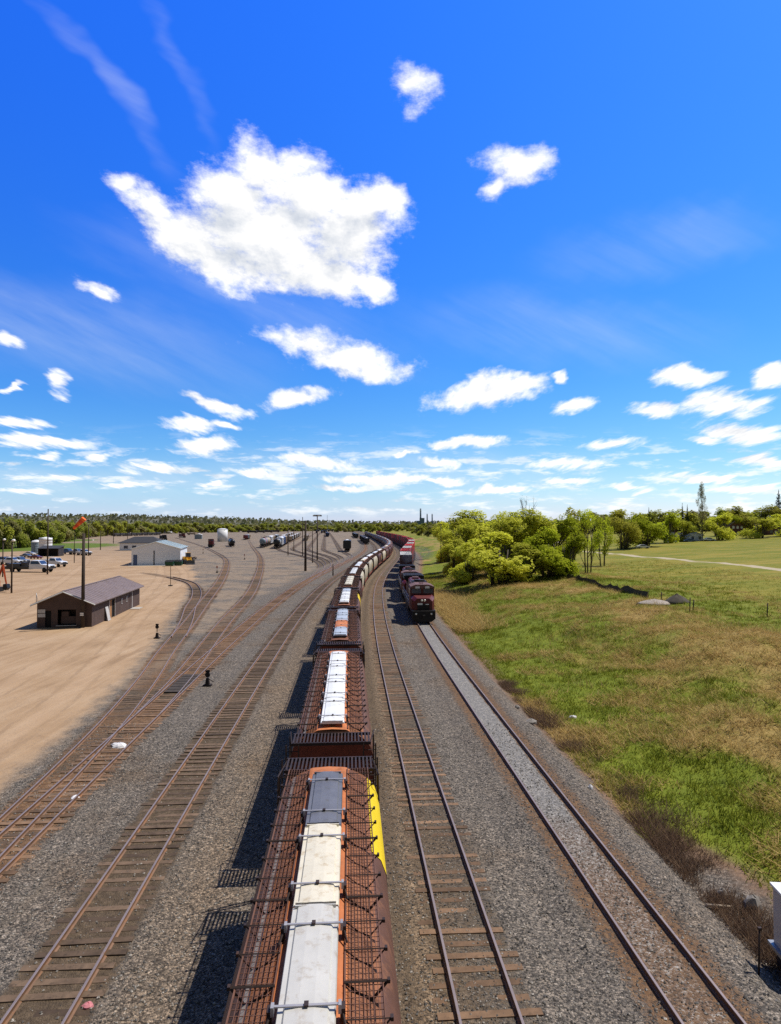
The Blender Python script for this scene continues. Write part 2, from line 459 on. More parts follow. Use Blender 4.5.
me = bpy.data.meshes.new('ground'); me.from_pydata(V, [], quads)
me.polygons.foreach_set('use_smooth', np.ones(len(me.polygons), bool))
for nme, a in (('lat', LATV), ('sand', SAND), ('trk', TRK), ('ytrk', YTRK), ('pth', PTH), ('lg', LG), ('dry', DRY), ('rut0', RUT[0]), ('rut1', RUT[1]), ('rut2', RUT[2]), ('rut3', RUT[3])): vattr(me, nme, a)
gm, t, b = new_mat('ground_mix')
pos = t.new('ShaderNodeNewGeometry').outputs['Position']
px_, py_, pz_ = t.sep(pos)
L_ = t.attr('lat')
nA = t.noise(pos, .9, 6, .65); nB = t.noise(pos, .12, 5, .6); nC = t.noise(pos, 5.0, 5, .7)
sn = t.m('SUBTRACT', nA, .5); sb = t.m('SUBTRACT', nB, .5)
# stones
vc = t.vor(pos, 21.0); vx, vy, vz = t.sep(vc)
vc2 = t.sep(t.vor(pos, 8.5))[1]
stone = t.ramp(t.m('ADD', t.m('MULTIPLY', vx, .75), t.m('MULTIPLY', vc2, .25)), [(0, (.028,.026,.024)), (.35, (.085,.079,.073)), (.62, (.165,.15,.132)), (.85, (.275,.24,.20)), (1, (.46,.42,.37))])
grey = t.v('MULTIPLY', stone, (.98, .92, .86)); tan = t.v('MULTIPLY', stone, (1.2, .95, .70))
def band(off, hw, soft, src=L_, j=.5):
    a = t.m('ABSOLUTE', t.m('SUBTRACT', t.m('ADD', src, t.m('MULTIPLY', sn, j)), off))
    return t.m('SUBTRACT', 1.0, t.ss(a, hw-soft, hw+soft))
brown_f = t.m('ADD', t.m('ADD', band(2.3, 1.6, 1.0), t.m('MULTIPLY', band(-3.9, 1.5, 1.2), .55)), t.m('MULTIPLY', t.ss(nB, .45, .7), .45), clamp=True)
grav = t.mix(brown_f, grey, tan)
spill = t.m('MULTIPLY', t.ss(t.m('ADD', nB, t.m('MULTIPLY', sn, .5)), .54, .72), .55)
grav = t.mix(spill, grav, t.v('MULTIPLY', grav, (.55, .48, .42)))
grav = t.mix(t.m('MULTIPLY', t.ss(t.noise(t.v('MULTIPLY', pos, t.comb(1.4, .16, 0)), .5, 6, .7), .54, .70), .5), grav, (.15,.118,.085))
dirt = t.ramp(nC, [(.2, (.045,.032,.022)), (.5, (.10,.072,.047)), (.8, (.19,.135,.085))])
rust = t.ramp(nC, [(.2, (.085,.042,.022)), (.5, (.175,.098,.052)), (.8, (.28,.18,.10))])
fine = t.m('ADD', t.m('MULTIPLY', t.m('SUBTRACT', nC, .5), 1.1), t.m('MULTIPLY', t.m('SUBTRACT', vx, .5), .5))
def over(basec, top, fac, lo=.35, hi=.65):
    return t.mix(t.ss(t.m('ADD', fac, t.m('MULTIPLY', fine, .55)), lo, hi), basec, top)
c = grav
c = over(c, dirt, t.m('MULTIPLY', band(-7.0, 1.35, .5), .80))
c = over(c, dirt, t.m('MULTIPLY', band(2.15, .7, .7), .48))
c = over(c, rust, t.m('MULTIPLY', band(-12.2, 1.3, .6), .62))
c = over(c, dirt, t.m('MULTIPLY', band(4.1, 1.35, .4), .46))
nearC = t.m('SUBTRACT', 1.0, t.ss(t.m('ADD', py_, t.m('MULTIPLY', sb, 24.0)), 16, 37))
c = over(c, rust, t.m('MULTIPLY', band(9.45, 1.6, .6), .58))
pale = t.mix(.38, t.v('MULTIPLY', stone, (1.5, 1.5, 1.5)), (.235, .232, .228))
c = over(c, pale, t.m('MULTIPLY', band(9.4, .62, .15, j=.25), t.lin(nearC, 0, 1, .92, .38)))
tk = t.m('SUBTRACT', 1.0, t.ss(t.m('ADD', t.attr('trk'), t.m('MULTIPLY', sn, .6)), .9, 1.8))
c = over(c, t.mix(t.ss(nB, .4, .6), dirt, rust), t.m('MULTIPLY', tk, .66))
# open yard
yardf = t.m('MULTIPLY', t.m('SUBTRACT', 1.0, t.ss(L_, -17.5, -14.5)), 1.0)
yardc = t.mix(t.ss(t.m('ADD', nB, t.m('MULTIPLY', sn, .35)), .34, .58), t.v('MULTIPLY', stone, (.98, .94, .90)), t.ramp(nA, [(.25, (.16,.122,.09)), (.7, (.31,.235,.165))]))
c = t.mix(yardf, c, yardc)
c = over(c, t.mix(t.ss(nB, .4, .6), dirt, rust), t.m('MULTIPLY', t.m('MULTIPLY', tk, yardf), .66))
yk = t.m('SUBTRACT', 1.0, t.ss(t.m('ADD', t.attr('ytrk'), t.m('MULTIPLY', sn, 1.5)), .9, 2.4))
c = over(c, dirt, t.m('MULTIPLY', t.m('MULTIPLY', yk, yardf), .7))
# sand lot
tyre = t.noise(t.v('MULTIPLY', pos, t.comb(1.3, .10, 0)), 1.0, 5, .65)
sand = t.ramp(t.m('ADD', t.m('MULTIPLY', nB, .5), t.m('MULTIPLY', tyre, .5)), [(.30, (.25,.158,.087)), (.48, (.375,.247,.143)), (.66, (.46,.325,.205))])
sand = t.mix(t.m('MULTIPLY', t.ss(t.noise(t.v('MULTIPLY', pos, t.comb(.5, .06, 0)), 1.3, 6, .7, .6), .56, .70), .55), sand, (.24,.15,.085))
for kk in range(4):
    rd = t.m('ABSOLUTE', t.m('ADD', t.attr('rut%d' % kk), t.m('MULTIPLY', sn, .5)))
    ln_ = t.m('SUBTRACT', 1.0, t.ss(t.m('ABSOLUTE', t.m('SUBTRACT', rd, .95)), .06, .22))
    sand = t.mix(t.m('MULTIPLY', ln_, t.m('MULTIPLY', t.ss(tyre, .42, .60), .40)), sand, (.20,.125,.075))
    sand = t.mix(t.m('MULTIPLY', t.m('SUBTRACT', 1.0, t.ss(rd, .3, .8)), .22), sand, (.52,.36,.23))
sand = t.mix(t.m('MULTIPLY', t.ss(t.noise(pos, .35, 7, .7, .8), .60, .72), .5), sand, (.20,.13,.08))
sand = t.mix(t.m('MULTIPLY', t.m('LESS_THAN', vx, .12), .40), sand, (.20,.16,.125))
sand = t.mix(t.m('MULTIPLY', t.ss(t.noise(pos, 2.2, 8, .75), .56, .75), .4), sand, (.55,.42,.30))
sa = t.m('ADD', t.attr('sand'), t.m('ADD', t.m('MULTIPLY', sn, 2.6), t.m('MULTIPLY', t.m('MULTIPLY', sb, t.ss(py_, 60, 300)), 22.0)))
sandf = t.m('MULTIPLY', t.ss(sa, -.9, 1.1), t.m('SUBTRACT', 1.0, t.m('MULTIPLY', tk, .8)))
farfade = t.lin(py_, 200, 420, 1.0, .30)
c = t.mix(t.m('MULTIPLY', sandf, farfade), c, sand)
# grass
dr = t.m('ADD', t.attr('dry'), t.m('ADD', t.m('MULTIPLY', t.m('SUBTRACT', nC, .5), .22), t.m('MULTIPLY', sn, .30)))
green = t.ramp(nA, [(.2, (.075,.10,.012)), (.5, (.15,.18,.018)), (.8, (.225,.235,.028))])
straw = t.ramp(nC, [(.2, (.18,.125,.035)), (.55, (.33,.23,.075)), (.85, (.50,.36,.15))])
gr = t.mix(t.ss(dr, .48, .72), green, straw)
fieldf = t.ss(L_, 40, 62)
field = t.mix(t.ss(t.m('ADD', t.noise(t.v('MULTIPLY', pos, t.comb(.5, 1.6, 0)), .10, 6, .65), t.m('MULTIPLY', sn, .25)), .38, .66), (.15,.16,.016), (.29,.225,.04))
gr = t.mix(t.m('MULTIPLY', fieldf, .85), gr, field)
gt = t.m('ADD', t.m('SUBTRACT', L_, 13.0), t.m('SUBTRACT', t.m('MULTIPLY', sn, 2.0), t.lin(py_, 19, 28, 3.2, 0.0)))
scree = t.ramp(nC, [(.2, (.10,.062,.04)), (.6, (.24,.15,.095)), (.85, (.33,.22,.14))])
c = t.mix(t.ss(gt, -1.0, .2), c, scree)
c = t.mix(t.ss(gt, .0, 1.3), c, gr)
c = t.mix(t.ss(t.m('ADD', t.attr('lg'), t.m('MULTIPLY', sb, .5)), -.02, .12), c, t.mix(nA, (.06,.105,.012), (.15,.19,.03)))
pf = t.m('SUBTRACT', 1.0, t.ss(t.m('ADD', t.attr('pth'), t.m('MULTIPLY', sn, .7)), 1.3, 2.0))
c = t.mix(t.m('MULTIPLY', t.m('MULTIPLY', pf, .9), t.ss(L_, 45, 60)), c, (.46,.38,.27))
t.put(b.inputs['Base Color'], c); b.inputs['Roughness'].default_value = .95; b.inputs['Specular IOR Level'].default_value = .12
stonef = t.m('MULTIPLY', t.m('SUBTRACT', 1.0, t.ss(gt, -.5, .5)), t.m('SUBTRACT', 1.0, t.m('MULTIPLY', sandf, .8)))
hgt = t.m('ADD', t.m('MULTIPLY', t.vor(pos, 21.0, out='Distance'), t.m('MULTIPLY', stonef, -.9)), t.m('MULTIPLY', nC, .5))
t.put(b.inputs['Normal'], t.bump(hgt, .8, .04))
me.materials.append(gm)
g = obj('ground', me); g['kind'] = 'structure'

# ================================================================ tracks
M_rail = mat('rail_steel', (.20, .115, .07), .65, .15, .3, 1.2, (.30, .14, .06), .6)
M_railtop = mat('rail_head', (.27, .215, .20), .5, .35, .15, 1.5, (.20, .12, .08), .4)
M_tie = mat('sleeper_wood', (.125, .082, .052), .9, 0, .45, 2.0, (.035, .026, .02), .5, per=.45)
M_tieR = mat('sleeper_rusty', (.18, .108, .062), .9, 0, .4, 2.0, (.07, .045, .03), .4, per=.4)
PROF = [(-.07,-.175),(.07,-.175),(.07,-.16),(.012,-.14),(.012,-.045),(.036,-.035),(.036,-.004),(.03,0),(-.03,0),(-.036,-.004),(-.036,-.035),(-.012,-.045),(-.012,-.14),(-.07,-.16)]
def rail_mesh(f, off, y0, y1, z=0.0):
    ys = [y0]
    while ys[-1] < y1: ys.append(min(y1, ys[-1]+max(1.0, abs(ys[-1])*.03)))
    mb = MB(); rings = []
    for y in ys:
        s = float(slope(f, y)); n = math.sqrt(1+s*s); x = float(f(y))+off/n; yy = y-off*s/n
        rings.append([(x+a/n, yy-a*s/n, zz+z) for a, zz in PROF])
    mb.loft(rings, smooth=False)
    k = len(PROF)
    for i in range(len(ys)-1):
        for e in (6, 7, 8): mb.mi[i*k+e] = 1
    return mb
TIE = {}
def tie_mesh(m, k):
    if (m.name, k) not in TIE:
        mb = MB(); r = random.Random(k); L = 2.55+r.uniform(-.08, .1)
        mb.box((0, 0, -.265), (L, .225, .18))
        me_ = mb.mesh('sleeper', m); TIE[m.name, k] = me_
    return TIE[m.name, k]
def track(key, label, y0, y1, tie_y=(0, 0), tm=None, dz=0.0, skip=.0, gap=.53, name='railway_track', zt=0.0):
    f = XT[key] if isinstance(key, str) else key
    root = thing(name, label, 'railway track', (0, 0, 0))
    for s in (-1, 1): rail_mesh(f, s*.7525, y0, y1, zt).build('rail', [M_rail, M_railtop], root)
    if tm is None: return root
    y, n, rest = tie_y[0], 0, MB(); r = random.Random(hash(label) % 999 if False else len(label))
    while y < tie_y[1]:
        s = float(slope(f, y)); a = -math.atan(s); off = r.uniform(-.09, .09)
        x = float(f(y))+off
        if r.random() >= skip:
            z = dz+zt+r.uniform(-.035, .012); ra = a+r.uniform(-.025, .025)
            if n < 100:
                o = obj('sleeper', tie_mesh(tm, r.randrange(5)), root, (x, y, z), ra); n += 1
            else: rest.box((x, y, -.265+z), (2.55, .225, .18), 0, ra)
        y += gap
    if rest.v:
        o = rest.build('sleepers', tm, root); o['kind'] = 'stuff'
    return root
track('A', 'railway track running underneath the long grain hopper train', 2, 1400, (17.5, 60), M_tie)
track('B', 'clear single track with exposed brown sleepers between the hopper train and the locomotive track', 4, 700, (12, 150), M_tieR, dz=.026)
track('C', 'track with pale ballast between its rails, leading to the red locomotives', 4, 700, (10, 90), M_tieR, dz=-.055, skip=.25)
track('D', 'dark oily track just left of the hopper train shadow', 6, 700, (11, 130), M_tie, dz=.04, skip=.06)
track('E', 'rusty track that the side tracks branch from beside the sand lot', 8, 700, (14, 130), M_tieR, dz=.035, skip=.05)
track('F', 'branch track curving away left past the white garage', 12, 640, (22, 120), M_tie, dz=.01, zt=.004)
track('G', 'branch track running straight up the middle of the yard gravel', 40, 800, (46, 140), M_tie, dz=.01, zt=.008)
track('H', 'short curved spur track bending into the sand behind the switch stand', 68, 147, (78, 140), M_tie, zt=.012)
for i, f in enumerate(YARD):
    track(f, 'distant yard track among the parked wagons, %s' % ['closest to the main line', 'second out from the main line', 'third out from the main line', 'under the tank wagons', 'beyond the first row of tank wagons', 'next to last before the tree line', 'farthest out toward the tree line'][i], YARD0[i]+4, 1300, name='yard_track')

# loose ballast stones lying on the bed near the bridge
r_ = np.random.default_rng(91); N_ = 52000
Ys = 8.5+30*r_.random(N_)**1.5; Ds = -16+29*r_.random(N_); Xs = XA(Ys)+Ds
off_rail = np.min([np.abs(np.abs(Ds-k)-.75) for k in (-12.2, -7.0, 4.1, 9.45)], axis=0) > .09
seen = (np.abs(Xs) < .72*Ys+1) & (Xs > _by(Ys)+.4) & off_rail & ((np.abs(Ds+7) > 1.35) | (r_.random(N_) < .25)) & (np.abs(Ds) > 1.4)
Xs, Ys = Xs[seen], Ys[seen]; n_ = len(Xs); S_ = (.018+.03*r_.random(n_)**2)[:, None]
oct_ = np.array([(1,0,0),(-1,0,0),(0,1,0),(0,-1,0),(0,0,1),(0,0,-1)], float)
tri_ = np.array([(0,2,4),(2,1,4),(1,3,4),(3,0,4),(2,0,5),(1,2,5),(3,1,5),(0,3,5)])
a_ = r_.random(n_)*6.28; ca, sa_ = np.cos(a_), np.sin(a_)
P_ = oct_[None]*(.6+.7*r_.random((n_, 6, 1)))*S_[:, None, :]
P_ = np.stack([P_[..., 0]*ca[:, None]-P_[..., 1]*sa_[:, None], P_[..., 0]*sa_[:, None]+P_[..., 1]*ca[:, None], P_[..., 2]*.75], -1)
P_ += np.stack([Xs, Ys, gz(Xs, Ys)+S_[:, 0]*.35], -1)[:, None, :]
Mst, t, b = new_mat('ballast_stone'); tn = t.attr('tint')
t.put(b.inputs['Base Color'], t.ramp(tn, [(0, (.05,.046,.043)), (.4, (.14,.127,.112)), (.75, (.25,.22,.185)), (1, (.42,.38,.33))])); b.inputs['Roughness'].default_value = .9
sm = np_mesh('ballast_stones', P_.reshape(-1, 3), (tri_[None]+6*np.arange(n_)[:, None, None]).reshape(-1, 3), Mst); vattr(sm, 'tint', np.repeat(r_.random(n_), 6))
o = obj('ballast_stones', sm); o['kind'] = 'stuff'; o['label'] = 'loose grey and tan ballast stones lying over the track bed'
# ================================================================ trains
def along(key, y0, dist):
    """walk `dist` metres along a track from y0; returns y"""
    f = XT[key]; y = y0; left = dist; st = .25 if dist > 0 else -.25
    while abs(left) > 1e-6:
        h = st if abs(left) > .25 else left
        s = float(slope(f, y)); y += h/math.sqrt(1+s*s); left -= h
    return y
def pose(key, yc):
    f = XT[key]; a, b = along(key, yc, -6), along(key, yc, 6)
    xa, xb = float(f(a)), float(f(b))
    return ((xa+xb)/2, (a+b)/2, 0.0), -math.atan2(xb-xa, b-a)

M_brown = mat('car_brown', (.115, .050, .033), .55, .1, .35, .8, (.25, .105, .05), .5, per=.25, streak=True, spec=.4)
M_cream = mat('car_cream', (.50, .44, .32), .55, 0, .22, .8, (.20, .11, .06), .4, per=.15, streak=True)
M_orange = mat('roof_rust_orange', (.46, .155, .055), .75, 0, .3, 1.3, (.20, .075, .035), .5, per=.2)
M_rustroof = mat('roof_dull_rust', (.22, .085, .045), .75, 0, .35, 1.3, (.09, .045, .03), .5, per=.25)
M_roofrust = mat('roof_sheet_rust', (.23, .09, .042), .75, 0, .35, 1.0, (.085, .04, .027), .6, per=.3)
M_hwhite = mat('hatch_white', (.72, .72, .71), .5, 0, .10, 1.6, (.42, .36, .30), .34)
M_hoff = mat('hatch_offwhite', (.52, .50, .455), .5, 0, .10, 1.6, (.33, .27, .21), .5)
M_hcream = mat('hatch_cream', (.66, .60, .47), .55, 0, .10, 1.6, (.42, .32, .20), .55)
M_hgrey = mat('hatch_grey', (.16, .16, .175), .5, .3, .2, 1.6, (.09, .085, .085), .4)
M_hblue = mat('hatch_bluegrey', (.42, .46, .52), .5, .1, .15, 1.6, (.30, .30, .30), .3)
M_strap = mat('strap_grey', (.36, .34, .34), .5, .3, .15, 3)
M_darkst = mat('dark_steel', (.045, .030, .026), .6, .4, .3, 2, (.13, .06, .035), .45)
M_grate = mat('grating_rust', (.17, .082, .052), .65, .3, .35, 2, (.20, .085, .045), .5)
M_palestrip = mat('walk_plank', (.30, .25, .22), .7, .1, .25, 2, (.14, .085, .06), .5)
M_yellow = mat('paint_yellow', (.78, .56, .015), .5, 0, .12, 1.2, (.40, .24, .03), .25)
M_under = mat('underframe', (.030, .022, .020), .8, .1, .4, 2, (.09, .05, .03), .4)
M_wheel = mat('wheel_steel', (.07, .055, .05), .5, .6, .3, 3)
M_redend = mat('end_red', (.20, .05, .03), .65, 0, .3, 1, (.08, .03, .02), .5, streak=True)

SEC = [(1.30,1.15),(1.46,1.5),(1.58,2.1),(1.62,2.7),(1.58,3.25),(1.44,3.66),(1.20,3.95),(.92,4.12),(.60,4.235)]
def body_mesh(L):
    mb = MB(); h = L/2
    ring = SEC+[(-x, z) for x, z in SEC[::-1]]
    def R_(y, sx=1, zmin=None, dz=0): return [(x*sx, y, max(z, zmin) if zmin else z+dz) for x, z in ring]
    rings = [R_(-h)]
    n = 9
    for i in range(1, n): rings.append(R_(-h+L*i/n))
    rings.append(R_(h))
    mb.loft(rings, closed=False)
    nq = len(ring)-1
    for i in range(len(mb.f)):
        if 6 <= i % nq <= nq-7: mb.mi[i] = 2                # rusty roof sheets under the walkways
    for s in (-1, 1):                                     # end sheets lean in under the eaves
        e = [(x, s*h, z) for x, z in ring]
        mb.add(e+[(0, s*(h-.02), 3.2)], [(i, i+1, len(e)) for i in range(len(e)-1)], 1)
        mb.box((0, s*(h+.02), 2.3), (2.5, .06, 1.6), 1)
        mb.add([(-1.3, s*(h-.05), 1.5), (1.3, s*(h-.05), 1.5), (.5, s*(h-2.2), .5), (-.5, s*(h-2.2), .5)], [(0,1,2,3)], 1)
    # hopper chutes below
    for y in (-.34*L, -.115*L, .115*L, .34*L):
        mb.loft([[(a*1.35, y+b*.11*L, 1.2) for a, b in ((-1,-1),(1,-1),(1,1),(-1,1))], [(a*.45, y+b*.45, .38) for a, b in ((-1,-1),(1,-1),(1,1),(-1,1))]], smooth=False)
    for s in (-1, 1):
        mb.box((s*1.42, 0, 1.18), (.14, L+1.5, .26), 1)
        for y in np.linspace(-h+.3, h-.3, 2): mb.box((s*1.47, y, 2.3), (.10, .14, 2.2), 0)
    return mb
def grating(side, L, fine=True):
    mb = MB(); x0, x1 = .60, 1.22; h = L/2
    for k in range(9):
        x = x0+(x1-x0)*k/8; z = 4.30 if True else 0
        mb.box((side*x, 0, z), (.010, L, .022))
    if fine:
        n = int(L/.135)
        for i in range(n+1): mb.box((side*(x0+x1)/2, -h+L*i/n, z-.006), (x1-x0, .009, .010))
    mb.box((side*(x0-.012), 0, z), (.02, L, .05)); mb.box((side*(x1+.012), 0, z), (.02, L, .05))
    return mb
def bracket(side, mb=None, heavy=False, y=0):
    mb = mb or MB(); r = .024 if heavy else .013
    a, b_ = (side*.58, y, 4.335), (side*1.32, y, 4.335); c, d = (side*.86, y-.03, 4.14), (side*1.06, y-.03, 4.06)
    mb.tube(a, b_, r, n=4); mb.tube(a, c, r*1.1, n=4); mb.tube(c, d, r*1.2, n=4); mb.tube(d, b_, r*1.1, n=4)
    mb.box((side*1.33, y, 4.34), (.05, .08, .06)); return mb
def platform(s, L):
    mb = MB(); y0, y1 = s*(L/2+.06), s*(L/2+1.08)
    ym, ly = (y0+y1)/2, abs(y1-y0)
    n = 23
    for i in range(n): mb.box((-1.36+2.72*i/(n-1), ym, 4.20), (.055, ly, .05))
    for yy in (y0, y1): mb.box((0, yy, 4.165), (2.86, .06, .10))
    return mb
def ladder(sx, sy, L):
    mb = MB(); y = sy*(L/2+1.12); x = sx*1.38
    for dx in (-.22, .22): mb.tube((x+dx, y, .9), (x+dx, y, 4.16), .026, n=4)
    for i in range(9): mb.tube((x-.22, y, 1.05+.36*i), (x+.22, y, 1.05+.36*i), .016, n=4)
    # side ladder round the corner
    for dy in (0, .45): mb.tube((sx*1.60, sy*(L/2+.1)-sy*dy, .9), (sx*1.56, sy*(L/2+.1)-sy*dy, 4.15), .024, n=4)
    for i in range(8): mb.tube((sx*1.60, sy*(L/2+.1), 1.2+.36*i), (sx*1.60, sy*(L/2-.35), 1.2+.36*i), .016, n=4)
    mb.tube((sx*1.4, y, 4.16), (sx*1.58, sy*(L/2-.35), 4.16), .022, n=4)
    return mb
def bogie_mesh():
    mb = MB()
    for s in (-1, 1):
        mb.prism([(-1.05,.62),(-.75,.62),(-.45,.3),(.45,.3),(.75,.62),(1.05,.62),(1.05,.42),(.8,.40),(.5,.12),(-.5,.12),(-.8,.40),(-1.05,.42)], 'x', s*1.0-.09, s*1.0+.09)
        mb.box((s*1.0, 0, .58), (.2, .35, .25))
    mb.box((0, 0, .62), (2.1, .34, .24)); return mb
def wheelset_mesh():
    mb = MB()
    for s in (-1, 1): mb.lathe([(0, s*.69), (.50, s*.69), (.455, s*.72), (.45, s*.82), (.36, s*.82), (.30, s*.77), (0, s*.77)], (0,0,.45), 'x', 18)
    mb.tube((-.7,0,.45), (.7,0,.45), .08, n=8); return mb
CACHE = {}
def cached(key, fn, mats, name):
    if key not in CACHE: CACHE[key] = fn().mesh(name, mats)
    return CACHE[key]
def bogies(root, ys, m=None):
    for y in ys:
        o = obj('wheel_truck', cached('bogie', bogie_mesh, M_under, 'wheel_truck'), root, (0, y, 0))
        for dy in (-.88, .88): obj('wheelset', cached('wset', wheelset_mesh, M_wheel, 'wheelset'), o, (0, dy, 0))
def coupler_mesh(h):
    mb = MB()
    for s in (-1, 1):
        mb.box((0, s*(h+.9), .85), (.24, 1.8, .22)); mb.box((0, s*(h+1.65), .85), (.34, .3, .30))
        mb.box((0, s*(h+.6), 1.12), (2.7, 1.1, .18))
    return mb
PITCH_H, LB = 18.5, 14.9
def roof_strip_mesh(L):
    mb = MB(); h = L/2
    ring = [(.66,4.255),(.60,4.30),(.5,4.33),(0,4.36),(-.5,4.33),(-.60,4.30),(-.66,4.255)]
    mb.loft([[(x, y, z-.03) for x, z in ring] for y in np.linspace(-h+.02, h-.02, 6)], closed=False, smooth=False)
    for s in (-1, 1): mb.box((s*.435, 0, 4.38), (.05, L-2.2, .13))
    return mb
def hatch_mesh(l, w_=.37):
    mb = MB()
    pr = [(-.46,4.445),(-.44,4.50),(-.36,4.505),(-.33,4.545),(-.12,4.57),(.12,4.57),(.33,4.545),(.36,4.505),(.44,4.50),(.46,4.445)]
    mb.prism(pr, 'y', -l/2+.03, l/2-.03)
    mb.box((0, -l/2+.05, 4.52), (.80, .03, .09)); mb.box((0, l/2-.05, 4.52), (.80, .03, .09))
    return mb
def strap_mesh(l):
    mb = MB()
    for y in (0,):
        mb.box((0, y, 4.585), (1.0, .045, .02))
        mb.box((0, y, 4.605), (.07, .10, .03), 1)
        for s in (-1, 1):
            mb.box((s*.52, y, 4.54), (.05, .12, .14), 0); mb.box((s*.565, y+.03, 4.44), (.08, .16, .20), 1)
            mb.tube((s*.55, y, 4.50), (s*.62, y-.22, 4.36), .022, n=4, mi=1)
    return mb
def yellow_mesh(L, y0, y1, y2):
    """painted panel hugging the curved right side"""
    mb = MB(); sec = [(x+.012*(1 if x > .9 else .6), z+.010) for x, z in SEC if 1.4 < z < 4.0]
    rings = []
    for i in range(13):
        f = i/12
        rings.append([(x, (y0+(y1-y0)*k/(len(sec)-1))*(1-f)+y2*f, z) for k, (x, z) in enumerate(sec)])
    inner = [[(x-.02, y, z) for x, y, z in r] for r in rings]
    mb.loft(rings, closed=False)
    return mb
def hopper(label, cfg, loc, rz, lod):
    root = thing('grain_hopper_car', label, 'hopper car', loc, rz, 'cars of the long grain train')
    L = LB
    bm_ = cfg['body']
    obj('body', cached(('body', bm_.name), lambda: body_mesh(L), [bm_, M_redend, M_roofrust], 'body'), root)
    obj('roof_strip', cached(('rs', cfg['roof'].name), lambda: roof_strip_mesh(L), cfg['roof'], 'roof_strip'), root)
    if lod < 3:
        l = 3.3
        hs_ = cfg['hatches']
        for i, hm in enumerate(hs_):
            y = -2*l+l*(i+.5)+cfg.get('hoff', -.15)
            if hm is None: continue
            o = obj('hatch_cover', cached(('hatch', hm.name), lambda: hatch_mesh(l), hm, 'hatch_cover'), root, (0, y, 0))
            if lod < 2:
                for q_ in (-.3, .3): obj('strap', cached('strap', lambda: strap_mesh(l), [M_strap, M_darkst], 'strap'), o, (0, q_*l, 0))
        for s in (-1, 1):
            o = obj('running_board', cached(('grate', s, lod < 2), lambda: grating(s, L-.3, lod < 2), M_grate, 'running_board'), root)
            if lod < 1:
                for i in range(18):
                    y = -L/2+.65+.80*i; hv = i % 3 == 0
                    obj('roof_bracket', cached(('brk', s, hv), lambda: bracket(s, None, hv), M_darkst, 'roof_bracket'), o, (0, y, 0))
            else:
                def many():
                    mb = MB()
                    for i in range(18): bracket(s, mb, i % 3 == 0, -L/2+.65+.80*i)
                    return mb
                obj('roof_brackets', cached(('brks', s), many, M_darkst, 'roof_brackets'), o)
        def pale_strip():  # pale strip low on the left roof sheet, under the grating
            mb = MB(); mb.loft([[(-1.0-.0, y, 4.10), (-1.12, y, 4.03), (-1.12, y, 4.05), (-1.0, y, 4.13)] for y in (-L/2+.2, L/2-.2)], smooth=False); return mb
        obj('walkway_plank', cached('plank', pale_strip, M_palestrip, 'walkway_plank'), root)
        for s in (-1, 1): obj('end_platform', cached(('plat', s), lambda: platform(s, L), M_darkst, 'end_platform'), root)
        for sx in (-1, 1):
            for sy in (-1, 1): obj('ladder', cached(('lad', sx, sy), lambda: ladder(sx, sy, L), M_darkst, 'ladder'), root)
    else:
        def hall():
            mb = MB(); mb.box((0, 0, 4.46), (.9, 12.8, .2)); return mb
        obj('hatch_cover', cached(('hall', cfg['hatches'][1].name), hall, cfg['hatches'][1], 'hatch_cover'), root)
        for s in (-1, 1): obj('end_platform', cached(('plat3', s), lambda: MB().box((0, s*(L/2+.56), 4.17), (2.86, 1.0, .10)), M_darkst, 'end_platform'), root)
        for s in (-1, 1): obj('running_board', cached(('gr3', s), lambda: MB().box((s*.92, 0, 4.30), (.62, L-.3, .02)), M_grate, 'running_board'), root)
    bogies(root, (-5.9, 5.9))
    obj('coupler', cached('cpl', lambda: coupler_mesh(L/2), M_under, 'coupler'), root)
    if cfg.get('yellow'):
        obj('painted_panel', cached('yel'+str(cfg['yellow']), lambda: yellow_mesh(L, *cfg['yellow']), M_yellow, 'painted_panel'), root)
    if cfg.get('disc'):
        def disc():
            mb = MB(); pts = []
            for k in range(20):
                a = 2*math.pi*k/20; zz = 2.75+.75*math.sin(a); yy = 4.6+1.1*math.cos(a)
                pts.append((float(np.interp(zz, [c[1] for c in SEC], [c[0] for c in SEC]))+.012, yy, zz))
            mb.add(pts+[(1.635, 4.6, 2.75)], [(k, (k+1) % 20, 20) for k in range(20)]); return mb
        obj('round_emblem', cached('disc', disc, cfg['disc'], 'round_emblem'), root)
    return root
M_disc = mat('emblem_yellow', (.62, .48, .10), .6)
M_disc2 = mat('emblem_tan', (.45, .30, .12), .6)
W, K, G_, B_ = M_hwhite, M_hcream, M_hgrey, M_hblue
cfgs = [
 dict(body=M_brown, roof=M_orange, hatches=[M_hoff, M_hoff, K, G_], yellow=(3.4, 2.9, 7.44)),
 dict(body=M_brown, roof=M_orange, hatches=[W, W, W, W], hoff=-.6),
 dict(body=M_brown, roof=M_rustroof, hatches=[B_, M_orange, B_, B_]),
 dict(body=M_brown, roof=M_rustroof, hatches=[W, W, W, B_], yellow=(3.4, 2.9, 7.44)),
 dict(body=M_brown, roof=M_rustroof, hatches=[K, K, K, K]),
 dict(body=M_cream, roof=M_rustroof, hatches=[W, W, W, W], disc=M_disc2),
 dict(body=M_cream, roof=M_rustroof, hatches=[W, B_, W, W]),
 dict(body=M_cream, roof=M_rustroof, hatches=[K, K, W, W], disc=M_disc),
 dict(body=M_cream, roof=M_rustroof, hatches=[W, W, W, W]),
 dict(body=M_brown, roof=M_rustroof, hatches=[B_, W, W, B_], disc=M_disc),
 dict(body=M_cream, roof=M_rustroof, hatches=[W, W, W, K], disc=M_disc2)]
